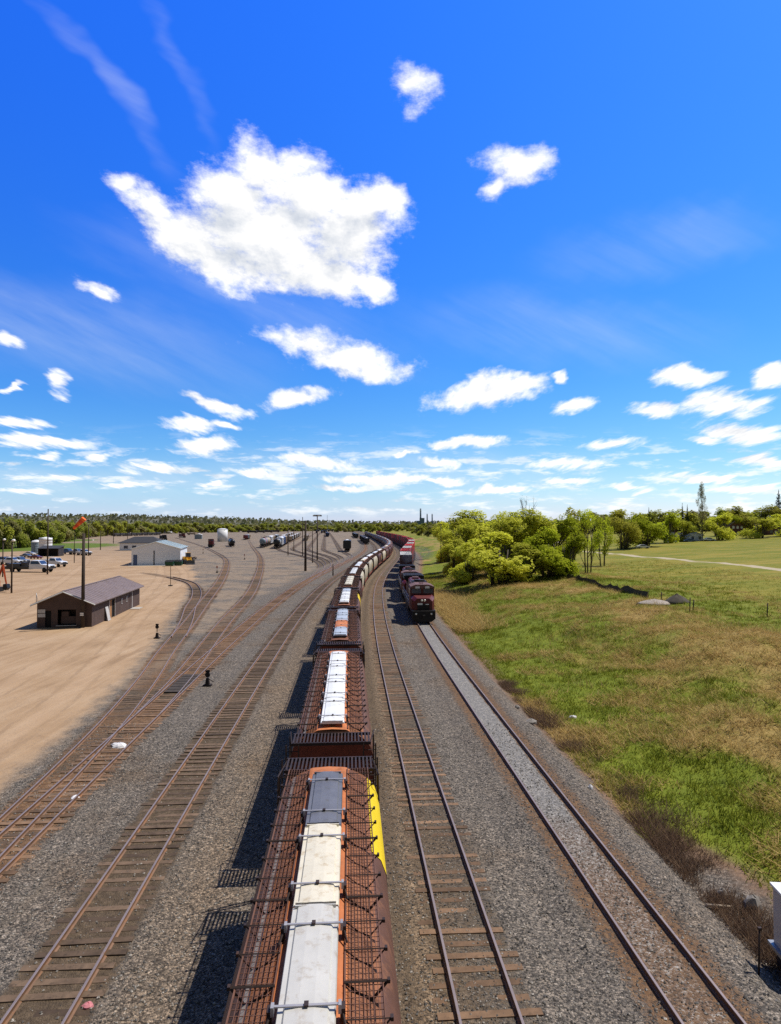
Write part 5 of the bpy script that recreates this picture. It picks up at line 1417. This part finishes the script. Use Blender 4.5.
for lab, px, py, pt in (('fence post on the grass right of the tarped gravel pile, leaning slightly', 689.5, 612.5, 598), ('fence post left of the leaning one on the grass', 693, 610, 600), ('fence post on the grass between the leaning post and the right edge', 767, 617, 603), ('thin stake left of the tarped gravel pile', 661, 600.5, 592)):
    c = at(px, py); h = top_z(px, pt, c.y)-c.z; r = thing('fence_post', lab, 'fence post', (c.x, c.y, c.z), 0, 'posts left standing on the grass'); MB().tube((0,0,-.2),(.1,0,h),.06,n=6).build('shaft', M_pole, r); MB().tube((.08,-.07,h*.7),(.08,.07,h*.7),.02,n=4).build('wire_stub', M_galv, r)
c = at(664, 603); r = thing('gravel_pile', 'small pile of pale gravel half covered by a dark tarp on the grass', 'pile', (c.x, c.y, c.z))
M_pile = mat('pile_gravel', (.34, .29, .24), .95, 0, .35, 4)
def mound(rx, ry, h, seed, dx=0):
    mb = MB(); rings = []
    for k in range(7):
        f_ = k/6; rings.append([(dx+rx*(1-f_)*math.cos(2*math.pi*j/16)*(1+.18*math.sin(3*j+seed)), ry*(1-f_)*math.sin(2*math.pi*j/16), h*(f_**.7)*(1+.1*math.sin(j*2.3+seed+k))-.1) for j in range(16)])
    return mb.loft(rings)
mound(2.3, 1.7, .6, 1, -1.2).build('gravel', M_pile, r); mound(1.8, 1.5, 1.25, 4, 1.7).build('tarp', M_fence, r)
M_litter = mat('litter_white', (.76, .74, .74), .8, 0, .1, 4)
M_litr = mat('litter_pink', (.60, .22, .24), .8, 0, .15, 4)
def scrap(label, px, py, sx, sy, m, cat='litter', name='litter', h=.12):
    c = at(px, py); r_ = random.Random(int(px*7)); mb = MB(); rings = []
    for k in range(4):
        f_ = k/3; rings.append([(sx*math.cos(1.5*f_)*math.cos(2*math.pi*j/9)*r_.uniform(.7,1.15), sy*math.cos(1.5*f_)*math.sin(2*math.pi*j/9)*r_.uniform(.7,1.15), h*math.sin(1.5*f_)*r_.uniform(.85,1.15)) for j in range(9)])
    mb.loft(rings, smooth=False); return tag(mb.build(name, m, None, (c.x, c.y, c.z+.01 if c.x > 5 else -.19)), label, cat)
scrap('crumpled white sheet lying between the rails of the rusty branching track', 118.5, 746.5, .52, .30, M_litter, h=.22)
scrap('small pink and white scrap between the rusty rails below the white sheet', 75, 798, .22, .22, M_litter)
scrap('pinkish plastic scrap lying near the bottom of the dark oily track', 87.5, 1006.5, .16, .12, M_litr)
scrap('white scrap lying in the green grass on the bank', 573, 717.5, .30, .18, M_litter, h=.13)
scrap('small white scrap in the brown weeds above the gravel shoulder', 590.5, 789, .14, .10, M_litter, h=.2)
M_stone = mat('field_stone', (.26, .235, .21), .9, 0, .25, 3)
scrap('pale boulder in the brush left of the signal cabinet', 752.5, 908.5, .34, .24, M_stone, 'boulder', 'boulder', .42)
scrap('grey stone in the brush at the foot of the bank', 722.5, 897.5, .22, .18, M_stone, 'boulder', 'boulder', .3)
scrap('flat grey rock at the edge of the gravel shoulder', 531, 723.5, .42, .28, M_stone, 'boulder', 'boulder', .3)
scrap('small grey rock on the gravel shoulder above the flat one', 517, 708.5, .2, .16, M_stone, 'boulder', 'boulder', .25)
c = at(706, 907); c2 = at(731, 909)
mb = MB(); mb.tube((0,0,.06),(c2.x-c.x,c2.y-c.y,c2.z-c.z+.08),.055,.04,7); tag(mb.build('driftwood_log', mat('bleached_wood', (.45,.36,.27), .9, 0, .2, 3), None, c), 'bleached stick lying at the foot of the brushy bank', 'log')
c = at(128, 948)
# ================================================================ trees
def leaf_mat(name, a, b_, tr=.35, per=.18):
    m, t, b = new_mat(name)
    tint = t.attr('tint'); oi = t.new('ShaderNodeObjectInfo').outputs['Random']
    c = t.mix(tint, a, b_)
    c = t.v('SCALE', c, scale=t.lin(oi, 0, 1, 1-per, 1+per))
    d = t.new('ShaderNodeBsdfDiffuse'); t.put(d.inputs['Color'], c)
    tl = t.new('ShaderNodeBsdfTranslucent'); t.put(tl.inputs['Color'], t.v('MULTIPLY', c, (1.1, 1.15, .7)))
    mx = t.new('ShaderNodeMixShader'); mx.inputs[0].default_value = tr
    t.l.new(d.outputs[0], mx.inputs[1]); t.l.new(tl.outputs[0], mx.inputs[2]); t.l.new(mx.outputs[0], m.node_tree.nodes['Material Output'].inputs['Surface'])
    return m
LY = leaf_mat('leaf_yellow_green', (.46, .475, .065), (.68, .65, .11), .5)
LG_ = leaf_mat('leaf_green', (.33, .38, .032), (.54, .56, .055), .48)
LO = leaf_mat('leaf_olive', (.31, .30, .05), (.50, .46, .08), .45)
LB_ = leaf_mat('leaf_buds', (.22, .19, .11), (.34, .30, .15), .4)
LS = leaf_mat('needles_dark', (.012, .026, .012), (.028, .05, .02), .1)
M_bark = mat('bark', (.10, .082, .065), .95, 0, .3, 2)

def tree_variant(seed, kind, nleaf, lsize):
    """unit tree: height 1, crown about 1 wide; returns trunk mesh, crown mesh"""
    r = np.random.default_rng(seed); rr = random.Random(seed)
    lobes = []
    if kind == 'bush':
        n = 34
        for i in range(n):
            a = i*2.4+rr.uniform(-.4, .4); z = .10+.74*((i*.618+rr.uniform(0,.12)) % 1); q = rr.uniform(.10, .36)*math.sqrt(max(.1, 1-((z-.38)/.58)**2))
            lobes.append((q*math.cos(a), q*math.sin(a), z, rr.uniform(.085, .15)))
    elif kind == 'tree':
        n = 14
        for i in range(n):
            a = i*2.4+rr.uniform(-.4, .4); z = rr.uniform(.20, .86); q = rr.uniform(.06, .36)*math.sqrt(max(.1, 1-((z-.55)/.45)**2))
            lobes.append((q*math.cos(a), q*math.sin(a), z, rr.uniform(.09, .17)))
    elif kind == 'open':
        n = 16
        for i in range(n):
            a = i*2.4+rr.uniform(-.5, .5); z = rr.uniform(.30, .92); q = rr.uniform(.06, .38)*math.sqrt(max(.1, 1-((z-.55)/.5)**2))
            lobes.append((q*math.cos(a), q*math.sin(a), z, rr.uniform(.06, .12)))
    elif kind == 'poplar':
        for i in range(20):
            a = i*2.4; z = .16+.78*i/19; q = rr.uniform(.03, .30)*min(1, (1.02-z)*2.2)
            lobes.append((q*math.cos(a), q*math.sin(a), z, rr.uniform(.06, .11)))
    mb = MB(); nst = 5 if kind in ('bush',) else 3 if kind == 'open' else 1
    if kind == 'spruce':
        mb.tube((0,0,0), (0,0,.97), .025, .004, 6)
    else:
        stems = []
        for k in range(nst):
            a = 2*math.pi*k/nst+.5; b0 = (.06*math.cos(a)*(nst > 1), .06*math.sin(a)*(nst > 1), -.02)
            t_ = (.10*math.cos(a)*(nst > 1), .10*math.sin(a)*(nst > 1), .62 if kind != 'poplar' else .93)
            mb.tube(b0, t_, .016 if nst > 1 else .024, .006, 6); stems.append((Vector(b0), Vector(t_)))
        for L in lobes:
            st = min(stems, key=lambda s_: (s_[1]-Vector(L[:3])).length); f = min(.95, max(.12, (L[2]-.16)/.9))
            p = st[0].lerp(st[1], f); c = Vector(L[:3]); m_ = p.lerp(c, .55)+Vector((0,0,-.02))
            mb.tube(p, m_, .008, .005, 5, caps=False); mb.tube(m_, c, .005, .003, 5, caps=False)
            for k in range(6):
                d = Vector((rr.gauss(0,1), rr.gauss(0,1), rr.gauss(.4,.8))).normalized(); mb.tube(c.lerp(m_, rr.random()*.6), c+d*L[3]*rr.uniform(.8, 1.35), .0028, .0010, 4, caps=False)
    trunk = mb.mesh('trunk', M_bark)
    if kind == 'spruce':
        P = []; T = []
        n = nleaf; z = 1-np.sqrt(r.random(n))*.92; lay = np.floor(z*16)/16
        rad = (1-z)*.42*(.65+.5*((z*16) % 1 < .55)); a = r.random(n)*2*math.pi; q = rad*np.sqrt(r.random(n))
        C = np.stack([q*np.cos(a), q*np.sin(a), z-.25*q], -1); tint = r.random(n)
    else:
        Lb = np.array(lobes); w_ = Lb[:, 3]**2; w_ /= w_.sum(); k = r.choice(len(Lb), nleaf*2, p=w_)
        d = r.normal(size=(nleaf*2, 3)); d /= np.linalg.norm(d, axis=1, keepdims=True)
        rad = Lb[k, 3]*(.35+.8*r.random(nleaf*2)**.55); d[:, 2] *= 1.05
        C = Lb[k, :3]+d*rad[:, None]
        nz = .5*vnoise(C[:, 0]+C[:, 2]*.7, C[:, 1]-C[:, 2]*.6, .075, seed)+.5*vnoise(C[:, 2], C[:, 0]-C[:, 1], .04, seed+3)
        keep = np.argsort(-(nz+r.random(nleaf*2)*.25))[:nleaf]; C = C[keep]
        tint = np.clip(.5*vnoise(C[:, 0], C[:, 2]+C[:, 1], .16, seed+5)+.5*r.random(nleaf), 0, 1)
        C[:, 2] = np.maximum(C[:, 2], .01)
    n = len(C)
    out = C-np.array([0, 0, .38]); out[:, 2] *= .8; out /= np.linalg.norm(out, axis=1, keepdims=True)+1e-6
    nn = .75*r.normal(size=(n, 3))/1.7+.75*out+np.array([0, 0, .5]); nn /= np.linalg.norm(nn, axis=1, keepdims=True)   # leaves turn outwards and up to the light
    u_ = np.cross(nn, r.normal(size=(n, 3))); u_ /= np.linalg.norm(u_, axis=1, keepdims=True); w2 = np.cross(nn, u_)
    s1 = lsize*(.6+.8*r.random((n, 1))); s2 = s1*.6
    V = np.stack([C-u_*s1, C+w2*s2, C+u_*s1, C-w2*s2], 1).reshape(-1, 3)
    me = np_mesh('crown', V, np.arange(4*n).reshape(n, 4), LG_); vattr(me, 'tint', np.repeat(tint, 4))
    return trunk, me
VAR = {}
def variants(kind, n, nleaf, ls, m, seed0):
    out = []
    for i in range(n):
        tr_, cr = tree_variant(seed0+i, kind, nleaf, ls); cr.materials[0] = m; out.append((tr_, cr))
    return out
V_bushY = variants('bush', 4, 19000, .0150, LY, 100); V_bushG = variants('bush', 2, 16000, .0150, LG_, 120)
V_open = variants('open', 2, 3800, .013, LG_, 140); V_treeO = variants('bush', 3, 5600, .021, LO, 160); V_treeY = variants('bush', 3, 5600, .021, LY, 180); V_treeG = variants('bush', 3, 5600, .021, LG_, 190)
LYf = leaf_mat('leaf_far_yellow_green', (.29, .305, .05), (.46, .44, .085), .45); LGf = leaf_mat('leaf_far_green', (.21, .24, .045), (.35, .355, .07), .45); LOf = leaf_mat('leaf_far_grey', (.24, .22, .10), (.36, .34, .14), .45)
V_pop = variants('poplar', 1, 5000, .011, LB_, 200); V_spr = variants('spruce', 2, 2600, .022, LS, 210)
V_farY = variants('bush', 3, 1700, .038, LYf, 220); V_farG = variants('bush', 3, 1700, .038, LGf, 230); V_farO = variants('bush', 3, 1700, .038, LOf, 240)
V_bare = variants('open', 1, 260, .010, LB_, 250)
def tree(name, label, cat, V, c, h, wd, group=None, rz=None):
    tr_, cr = V; r = thing(name, label, cat, (c.x, c.y, c.z-.1), rnd.uniform(0, 6.28) if rz is None else rz, group)
    r.scale = (wd, wd, h)
    obj('trunk', tr_, r); obj('crown', cr, r); return r
def tree_px(name, label, cat, V, px, pyb, pyt, wpx, group=None, y=None):
    c = at(px, pyb)
    if y: c = Vector((xat(px, y), y, gz1(xat(px, y), y)))
    h = top_z(px, pyt, c.y)-c.z; return tree(name, label, cat, V, c, h*1.02, wpx/F*c.y*1.12, group)
bush = [
 ('large yellow-green bush at the front of the clump right of the locomotives', V_bushY[0], 498, 585, 528, 66),
 ('yellow-green bush at the left end of the clump, nearest to the tracks', V_bushY[1], 464, 573, 521, 42),
 ('bright yellow bush behind the left end of the clump, topmost against the sky', V_bushY[2], 478, 566, 507.5, 58),
 ('tall yellow-green bush in the middle of the clump, its top above the front bush', V_bushY[3], 522, 570, 506.5, 62),
 ('fresh green bush at the right side of the clump, beside the thin-stemmed tree', V_bushG[0], 547, 577, 524, 48),
 ('green bush filling the clump between the tall middle bush and the thin-stemmed tree', V_bushG[1], 553, 567, 512, 46),
 ('small yellow-green bush beside the utility pole at the track side', V_bushY[0], 447, 562, 519, 28),
 ('low bush tucked under the front bush on its left side', V_bushY[3], 470, 581, 545, 34)]
bush += [
 ('yellow-green bush between the left end of the clump and the tall middle bush', V_bushY[1], 503, 574, 514, 52),
 ('low yellow bush filling the foot of the clump right of the front bush', V_bushY[2], 527, 581, 541, 44),
 ('green bush filling the foot of the clump left of the thin-stemmed tree', V_bushG[1], 568, 574, 530, 36),
 ('dense yellow-green bush at the back of the clump against the sky', V_bushY[3], 500, 562, 509, 56),
 ('small dense bush at the clump foot close to the rail bank', V_bushY[0], 457, 576, 536, 34)]
for lab, V, px, pb, pt, wd in bush: tree_px('bush', lab, 'bush', V, px, pb, pt, wd*1.36, 'bushes of the big clump beside the tracks')
tree_px('young_tree', 'thin-stemmed open young tree at the right end of the bush clump', 'tree', V_open[0], 588, 573.5, 509, 42)
tree_px('young_tree', 'open young tree just behind the thin-stemmed one, reaching toward the field', 'tree', V_open[1], 603, 566, 512, 34)
tree_px('olive_tree', 'olive brown tree rising behind the thin-stemmed young tree', 'tree', V_treeO[0], 572, 560, 504, 40)
tree_px('bare_tree', 'almost leafless tree poking above the yellow bushes', 'tree', V_bare[0], 527, 560, 493, 26)
far_r = [
 ('olive_tree', 'dark olive tree at the edge of the field right of the young trees', V_treeO[1], 624, 549, 508, 34), ('leafy_tree', 'green tree left of the low white buildings, at the edge of the field', V_treeG[0], 646, 547, 512, 34),
 ('leafy_tree', 'round green tree just left of the low white buildings', V_treeG[1], 667, 543, 511, 30), ('leafy_tree', 'yellow-green tree between the white buildings and the poplar', V_treeY[0], 684, 541.5, 515, 22),
 ('round_tree', 'round olive yellow tree standing right of the tall poplar', V_treeY[1], 720, 540, 512, 32), ('yellow_tree', 'bright yellow tree in front of the brown houses by the lone pole', V_treeY[2], 760, 538, 515, 32),
 ('olive_tree', 'olive tree behind the reddish brown house', V_treeO[2], 741, 535, 505, 34), ('olive_tree', 'olive tree at the right edge below the big spruce', V_treeO[0], 776, 533.5, 503, 36),
 ('leafy_tree', 'pale green tree left of the brown house, behind the round olive one', V_treeG[2], 730, 535.5, 507, 28), ('leafy_tree', 'yellow-green tree at the right edge beside the second brown house', V_treeY[0], 783, 536, 512, 26)]
for nm, lab, V, px, pb, pt, wd in far_r: tree_px(nm, lab, 'tree', V, px, pb, pt, wd*1.2, 'trees along the far side of the field')
tree_px('poplar_tree', 'tall narrow grey poplar standing alone above the houses', 'tree', V_pop[0], 702.5, 540.5, 485, 20)
for lab, px, pb, pt, wd, y in (('spruce tip showing above the green tree left of the white buildings', 649, 530, 506.5, 8, 380), ('left one of the two small spruces left of the poplar', 682.5, 530, 502.5, 8, 380), ('right one of the two small spruces left of the poplar', 687.5, 530, 504, 8, 400), ('big dark spruce at the right edge, tallest of the spruces', 779, 530, 490, 22, 340)):
    tree_px('spruce_tree', lab, 'tree', V_spr[0 if wd > 10 else 1], px, pb, pt, wd, 'dark spruces among the far trees', y)
rr = random.Random(21)
for i in range(26):                                        # filling row behind the field, copies share one description
    px = 600+i*8.2+rr.uniform(-3, 3); y = rr.uniform(380, 480); k = rr.randrange(3)
    tree_px('background_tree', ['yellow-green tree in the background row behind the field and houses', 'green tree in the background row behind the field and houses', 'olive tree in the background row behind the field and houses'][k], 'tree', [V_farY, V_farG, V_farO][k][i % 3], px, 530, rr.uniform(508.5, 514)-max(0, (px-700)*.03), 32, 'background trees behind the field', y)
for i in range(30):                                        # trees running away along the right of the line
    y = 190+i*26+rr.uniform(-8, 8); k = rr.choice([0, 0, 1, 2]); d = rr.uniform(24, 60)+(y-190)*.06
    x = float(XA(y))+d; c = Vector((x, y, gz1(x, y)))
    tree('lineside_tree', ['yellow-green tree in the belt running away right of the container train', 'green tree in the belt running away right of the container train', 'olive tree in the belt running away right of the container train'][k], 'tree', [V_farY, V_farG, V_farO][k][i % 3], c, rr.uniform(9, 13.5), rr.uniform(9, 14), 'trees beside the container train')
bx = [-60, 0, 40, 70, 100, 150, 200, 250, 300, 345]; bb = [551, 549.5, 546.5, 540, 536.4, 534, 532.8, 532, 531.2, 530.6]; bt = [514.5, 516.5, 518.5, 518.8, 518.8, 520.2, 521.4, 522.4, 523.6, 524.4]
px = -58.0; i = 0
while px < 345:
    pb = float(np.interp(px, bx, bb)); pt = .9+float(np.interp(px, bx, bt))+rr.uniform(-1.2, 3.2); k = rr.choice([0, 0, 0, 1, 1, 2]) if px < 260 else rr.choice([0, 1, 2])
    wd = rr.uniform(15, 22)*(1 if px < 70 else .8 if px < 150 else .6)
    tree_px('treeline_tree', ['bright yellow-green tree in the front row of the tree line beyond the yard', 'fresh green tree in the front row of the tree line beyond the yard', 'olive tree in the front row of the tree line beyond the yard'][k], 'tree', [V_farY, V_farG, V_farO][k][i % 3], px, pb, pt, wd, 'front row of the left tree line')
    tree_px('treeline_tree', ['yellow-green tree in the back row of the tree line beyond the yard', 'olive tree in the back row of the tree line beyond the yard'][i % 2], 'tree', [V_farG, V_farO][i % 2][(i+1) % 3], px+wd*.3, pb-1.0, pt-.4+rr.uniform(-1.4, 1), wd*1.1, 'back row of the left tree line')
    px += wd*.40; i += 1

for i in range(34):                                        # the wood the two trains run into
    px = 338+i*3.4+rr.uniform(-1, 1); y = rr.uniform(1150, 1500); k = rr.randrange(3)
    tree_px('distant_tree', ['yellow-green tree in the wood where the two long trains vanish', 'green tree in the wood where the two long trains vanish', 'olive tree in the wood where the two long trains vanish'][k], 'tree', [V_farY, V_farG, V_farO][k][i % 3], px, 530, rr.uniform(521.6, 524.4), 9, 'wood at the vanishing point of the trains', y)

# ---------------------------------------------------------------- far ridge under woods
RXP = [-900, -200, 0, 150, 230, 300, 360, 420, 500, 800, 1500]; RYT = [512.5, 513, 514, 514.8, 517.6, 520.8, 521.9, 522.0, 520.5, 519, 517]
pxs = np.linspace(-1200, 2000, 260); tops = np.interp(pxs, RXP, RYT)+(fbm(pxs, pxs*0, 60, 4)-.5)*1.6
Yr = 3000.0
xs_ = (pxs-CX)/F*Yr
prof = [(-900, 0.0), (-420, .55), (0, 1.0), (500, .9), (1500, .1)]
Vh = []; 
for dy, f in prof:
    zt = HC+(526-tops)/F*Yr-9
    Vh.append(np.stack([xs_*(1+dy/Yr), np.full_like(xs_, Yr+dy), -3+(zt+3)*f*(1+.12*(fbm(xs_, xs_*0+dy, 300, 6)-.5))], -1))
Vh = np.array(Vh); nr_, nc_ = Vh.shape[:2]; ix = np.arange(nr_*nc_).reshape(nr_, nc_)
M_hill = mat('hill_scrub', (.14, .135, .095), .95, 0, .3, .004)
hm = np_mesh('hills', Vh.reshape(-1, 3), np.stack([ix[:-1,:-1], ix[:-1,1:], ix[1:,1:], ix[1:,:-1]], -1).reshape(-1, 4), M_hill, True)
o = obj('hills', hm); o['kind'] = 'structure'
r = np.random.default_rng(77); n = 26000
fi = r.random(n)*2.15; i0 = np.minimum(fi.astype(int), nr_-2); ff = fi-i0; ci = r.random(n)*(nc_-1.001); c0 = ci.astype(int); cf = (ci-c0)[:, None]; ffc = ff[:, None]
Pt = (Vh[i0, c0]*(1-cf)+Vh[i0, c0+1]*cf)*(1-ffc)+(Vh[i0+1, c0]*(1-cf)+Vh[i0+1, c0+1]*cf)*ffc
Pt[:, 2] += r.random(n)*13
u_ = r.normal(size=(n, 3)); u_ /= np.linalg.norm(u_, axis=1, keepdims=True); w2 = np.cross(u_, r.normal(size=(n, 3))); w2 /= np.linalg.norm(w2, axis=1, keepdims=True)
s1 = 5+5*r.random((n, 1)); Vw = np.stack([Pt-u_*s1, Pt+w2*s1*.7, Pt+u_*s1, Pt-w2*s1*.7], 1).reshape(-1, 3)
LW = leaf_mat('far_wood_leaf', (.16, .15, .12), (.22, .215, .11), .45)  # grey-brown wood colour, lightened and greyed to stand in for haze
mw_ = np_mesh('far_wood', Vw, np.arange(4*n).reshape(n, 4), LW); vattr(mw_, 'tint', np.repeat(np.clip(vnoise(Pt[:, 0], Pt[:, 1], 160, 2)*.8+.3*r.random(n)-.05, 0, 1), 4))
o = obj('far_wood', mw_); o['kind'] = 'stuff'; o['label'] = 'brownish woods covering the far ridge along the horizon'

# ================================================================ houses and cars beyond the field
M_brick = mat('house_brown', (.12, .058, .048), .85, 0, .2, 1); M_hroof = mat('house_roof', (.085, .05, .042), .85, 0, .25, 1); M_hwall = mat('house_white', (.62, .64, .68), .7, 0, .1, 1)
def house(label, px, pb, wd, ln_, eave, ridge, mw, mr, rz, y=None):
    c = at(px, pb)
    if y: c = Vector((xat(px, y), y, 0))
    r, wall = gable('house', label, 'house', Vector((c.x-wd/2, c.y, 0)), rz, wd, ln_, eave, ridge, .5, mw, mr, doors=[(wd*.15, wd*.35, 1.0, 2.3, 'w'), (wd*.45, wd*.58, 0, 2.1, 'd'), (wd*.68, wd*.86, 1.0, 2.3, 'w')])
    for a, b_, z0, z1, nm in ((.15, .35, 1.0, 2.3, 'window'), (.68, .86, 1.0, 2.3, 'window'), (.45, .58, 0, 2.1, 'door')):
        MB().box((wd*(a+b_)/2, .14, (z0+z1)/2), (wd*(b_-a), .05, z1-z0)).build(nm, M_glass if nm == 'window' else M_hwall, r)
    for q_ in (.25, .5, .75): MB().box((wd*q_, -.03, eave*.78), (1.2, .06, 1.3)).build('window', M_hwall, r) if eave > 5 else None
    MB().box((wd*.3, ln_*.4, ridge+.3), (.7, .7, 1.6)).build('chimney', M_brick, r)
house('reddish brown house between the round olive tree and the yellow tree', 738.5, 535.5, 9, 11, 5.6, 8.6, M_brick, M_hroof, R(8))
house('second brown house at the right edge beyond the yellow tree', 776, 534.5, 8, 10, 4.6, 7.2, M_brick, M_hroof, R(4))
house('small white house low among the trees left of the poplar', 684, 541.5, 6.5, 8, 2.5, 4.0, M_hwall, M_roofdk, R(12))
house('white garage sized house right beside the small white house', 697, 541, 6.5, 8, 2.6, 4.0, M_hwall, M_tankg, R(10))
for lab, px, pb, m in (('white car parked at the edge of the field under the green tree', 643, 548.5, M_cab), ('white car parked between the poplar and the round olive tree', 709, 541, M_cab), ('dark car parked in front of the small white houses', 690, 542, M_cabb)): car(lab, at(px, pb), R(82), m, 'cars parked beyond the field')

# ================================================================ grass on the bank
def grass_mat(name, a, b_, c_, d_):
    m, t, b = new_mat(name); dr = t.attr('dry'); tn = t.attr('tint')
    c = t.mix(t.ss(dr, .47, .68), t.mix(tn, a, b_), t.mix(tn, c_, d_))
    d = t.new('ShaderNodeBsdfDiffuse'); t.put(d.inputs['Color'], c); tl = t.new('ShaderNodeBsdfTranslucent'); t.put(tl.inputs['Color'], c)
    mx = t.new('ShaderNodeMixShader'); mx.inputs[0].default_value = .3; t.l.new(d.outputs[0], mx.inputs[1]); t.l.new(tl.outputs[0], mx.inputs[2]); t.l.new(mx.outputs[0], m.node_tree.nodes['Material Output'].inputs['Surface']); return m
GM = grass_mat('grass_blades', (.14, .175, .016), (.285, .295, .034), (.33, .22, .07), (.64, .47, .20))
def blades(name, X, Y, H, lean, wid, dry, m, label, nb=4, seed=1, spread=.12):
    r = np.random.default_rng(seed); n = len(X)
    X = np.repeat(X, nb)+r.normal(size=n*nb)*spread; Y = np.repeat(Y, nb)+r.normal(size=n*nb)*spread; H = np.repeat(H, nb)*(.6+.7*r.random(n*nb)); D_ = np.repeat(dry, nb)+r.normal(size=n*nb)*.075
    Z = gz(X, Y)-.03; a = r.random(n*nb)*2*math.pi; la = r.random(n*nb)*2*math.pi; ll = np.repeat(lean, nb)*H*(.5+r.random(n*nb))
    wx, wy = np.cos(a)*wid*(.6+.8*r.random(n*nb)), np.sin(a)*wid*(.6+.8*r.random(n*nb))
    A = np.stack([X-wx, Y-wy, Z], -1); B = np.stack([X+wx, Y+wy, Z], -1); T = np.stack([X+np.cos(la)*ll, Y+np.sin(la)*ll, Z+H], -1)
    V = np.stack([A, B, T], 1).reshape(-1, 3); me = np_mesh(name, V, np.arange(3*n*nb).reshape(-1, 3), m)
    vattr(me, 'dry', np.repeat(D_, 3)); vattr(me, 'tint', np.repeat(r.random(n*nb), 3))
    o = obj(name, me); o['kind'] = 'stuff'; o['label'] = label; return o
r = np.random.default_rng(31); N = 95000
Yg = 13+150*r.random(N)**2.0; dg = 13.1+62*r.random(N)**1.35
keep = (dg < .72*Yg+14); Yg, dg = Yg[keep], dg[keep]; Xg = XA(Yg)+dg
dr = dry_at(Xg, Yg)+.13*np.exp(-((dg-16)/3)**2)*np.exp(-((Yg-92)/22)**2)
isdry = dr > .53
cl = fbm(Xg, Yg, 1.6, 44)
Hg = np.where(isdry, .16+.34*cl*r.random(len(Xg)), .08+.24*cl*r.random(len(Xg)))*(1+.006*Yg)
pathd = np.abs(Xg-PATH(Yg)) > 3.2; fieldk = (dg < 48) | (r.random(len(Xg)) < .35); k = pathd & fieldk & ((Yg > 25) | (dg > 15.2))
blades('grass', Xg[k], Yg[k], Hg[k], np.where(isdry, 1.3, .7)[k], .022+.0*Yg[k].mean(), dr[k], GM, 'mixed green and straw coloured grass on the bank and field', 5, 2, .16)
# brown weeds and brush along the foot of the bank, taller stalks in patches
BM = grass_mat('brush_twigs', (.10, .062, .042), (.22, .135, .085), (.13, .085, .06), (.34, .23, .145))
n = 5200; Yb = 15+36*r.random(n)**1.2; db = 12.9+np.abs(r.normal(size=n))*1.0*(1.25-.012*Yb); c_ = fbm(XA(Yb)+db, Yb, 1.5, 51); k = c_ > .47
Yb, db = Yb[k], db[k]; blades('dry_brush', XA(Yb)+db, Yb, .22+.5*r.random(len(Yb))*c_[k], np.full(len(Yb), .8), .012, r.random(len(Yb)), BM, 'brown dead brush along the foot of the grassy bank', 7, 5, .14)
n = 2600; Yb = 74+46*r.random(n); db = 13.6+np.abs(r.normal(size=n))*2.2; blades('dead_reeds', XA(Yb)+db, Yb, .5+.8*r.random(n), np.full(n, 1.6), .03, np.full(n, .8), GM, 'pale fallen stalks on the bank behind the locomotives', 4, 9, .3)
n = 900; Yb = 30+60*r.random(n); db = 18+22*r.random(n); c_ = fbm(XA(Yb)+db, Yb, 4, 61); k = c_ > .56
blades('tall_weeds', (XA(Yb)+db)[k], Yb[k], .5+.5*r.random(k.sum()), np.full(k.sum(), .5), .02, np.full(k.sum(), .75), GM, 'taller straw stalks in patches on the bank', 8, 12, .3)

# matted straw clumps and low green tussocks that break up the bank
r = np.random.default_rng(64); n = 15000
Yc = 16+105*r.random(n)**1.6; dc = 14.5+44*r.random(n)**1.2; Xc = XA(Yc)+dc; cl = fbm(Xc, Yc, 2.6, 71); dd = dry_at(Xc, Yc)
k = (cl > .50) & (dd > .45) & (dc < .72*Yc+14) & ((Yc > 28) | (dc > 16)); k &= np.abs(Xc-PATH(Yc)) > 4
blades('straw_clumps', Xc[k], Yc[k], (.28+.40*(cl[k]-.45)*2*r.random(k.sum())), np.full(k.sum(), 1.7), .026, np.where(r.random(k.sum()) < .85, .80, .40), GM, 'matted clumps of pale dead grass lying over the bank', 12, 65, .34)
k2 = (cl < .44) & (dc < .72*Yc+14) & (dd < .56) & ((Yc > 28) | (dc > 16))
blades('tussocks', Xc[k2], Yc[k2], .22+.25*r.random(k2.sum()), np.full(k2.sum(), .6), .026, np.full(k2.sum(), .34), GM, 'green grass tussocks on the bank', 10, 66, .22)
# ================================================================ output settings
sc.view_settings.view_transform = 'Standard'; sc.view_settings.look = 'None'
sc.view_settings.exposure = 0.0; sc.view_settings.gamma = 1.0; sc.view_settings.use_curve_mapping = False
sc.cycles.max_bounces = 8; sc.cycles.diffuse_bounces = 5; sc.cycles.glossy_bounces = 2; sc.cycles.transmission_bounces = 5; sc.cycles.transparent_max_bounces = 6
sc.cycles.caustics_reflective = False; sc.cycles.caustics_refractive = False
sc.cycles.use_denoising = False
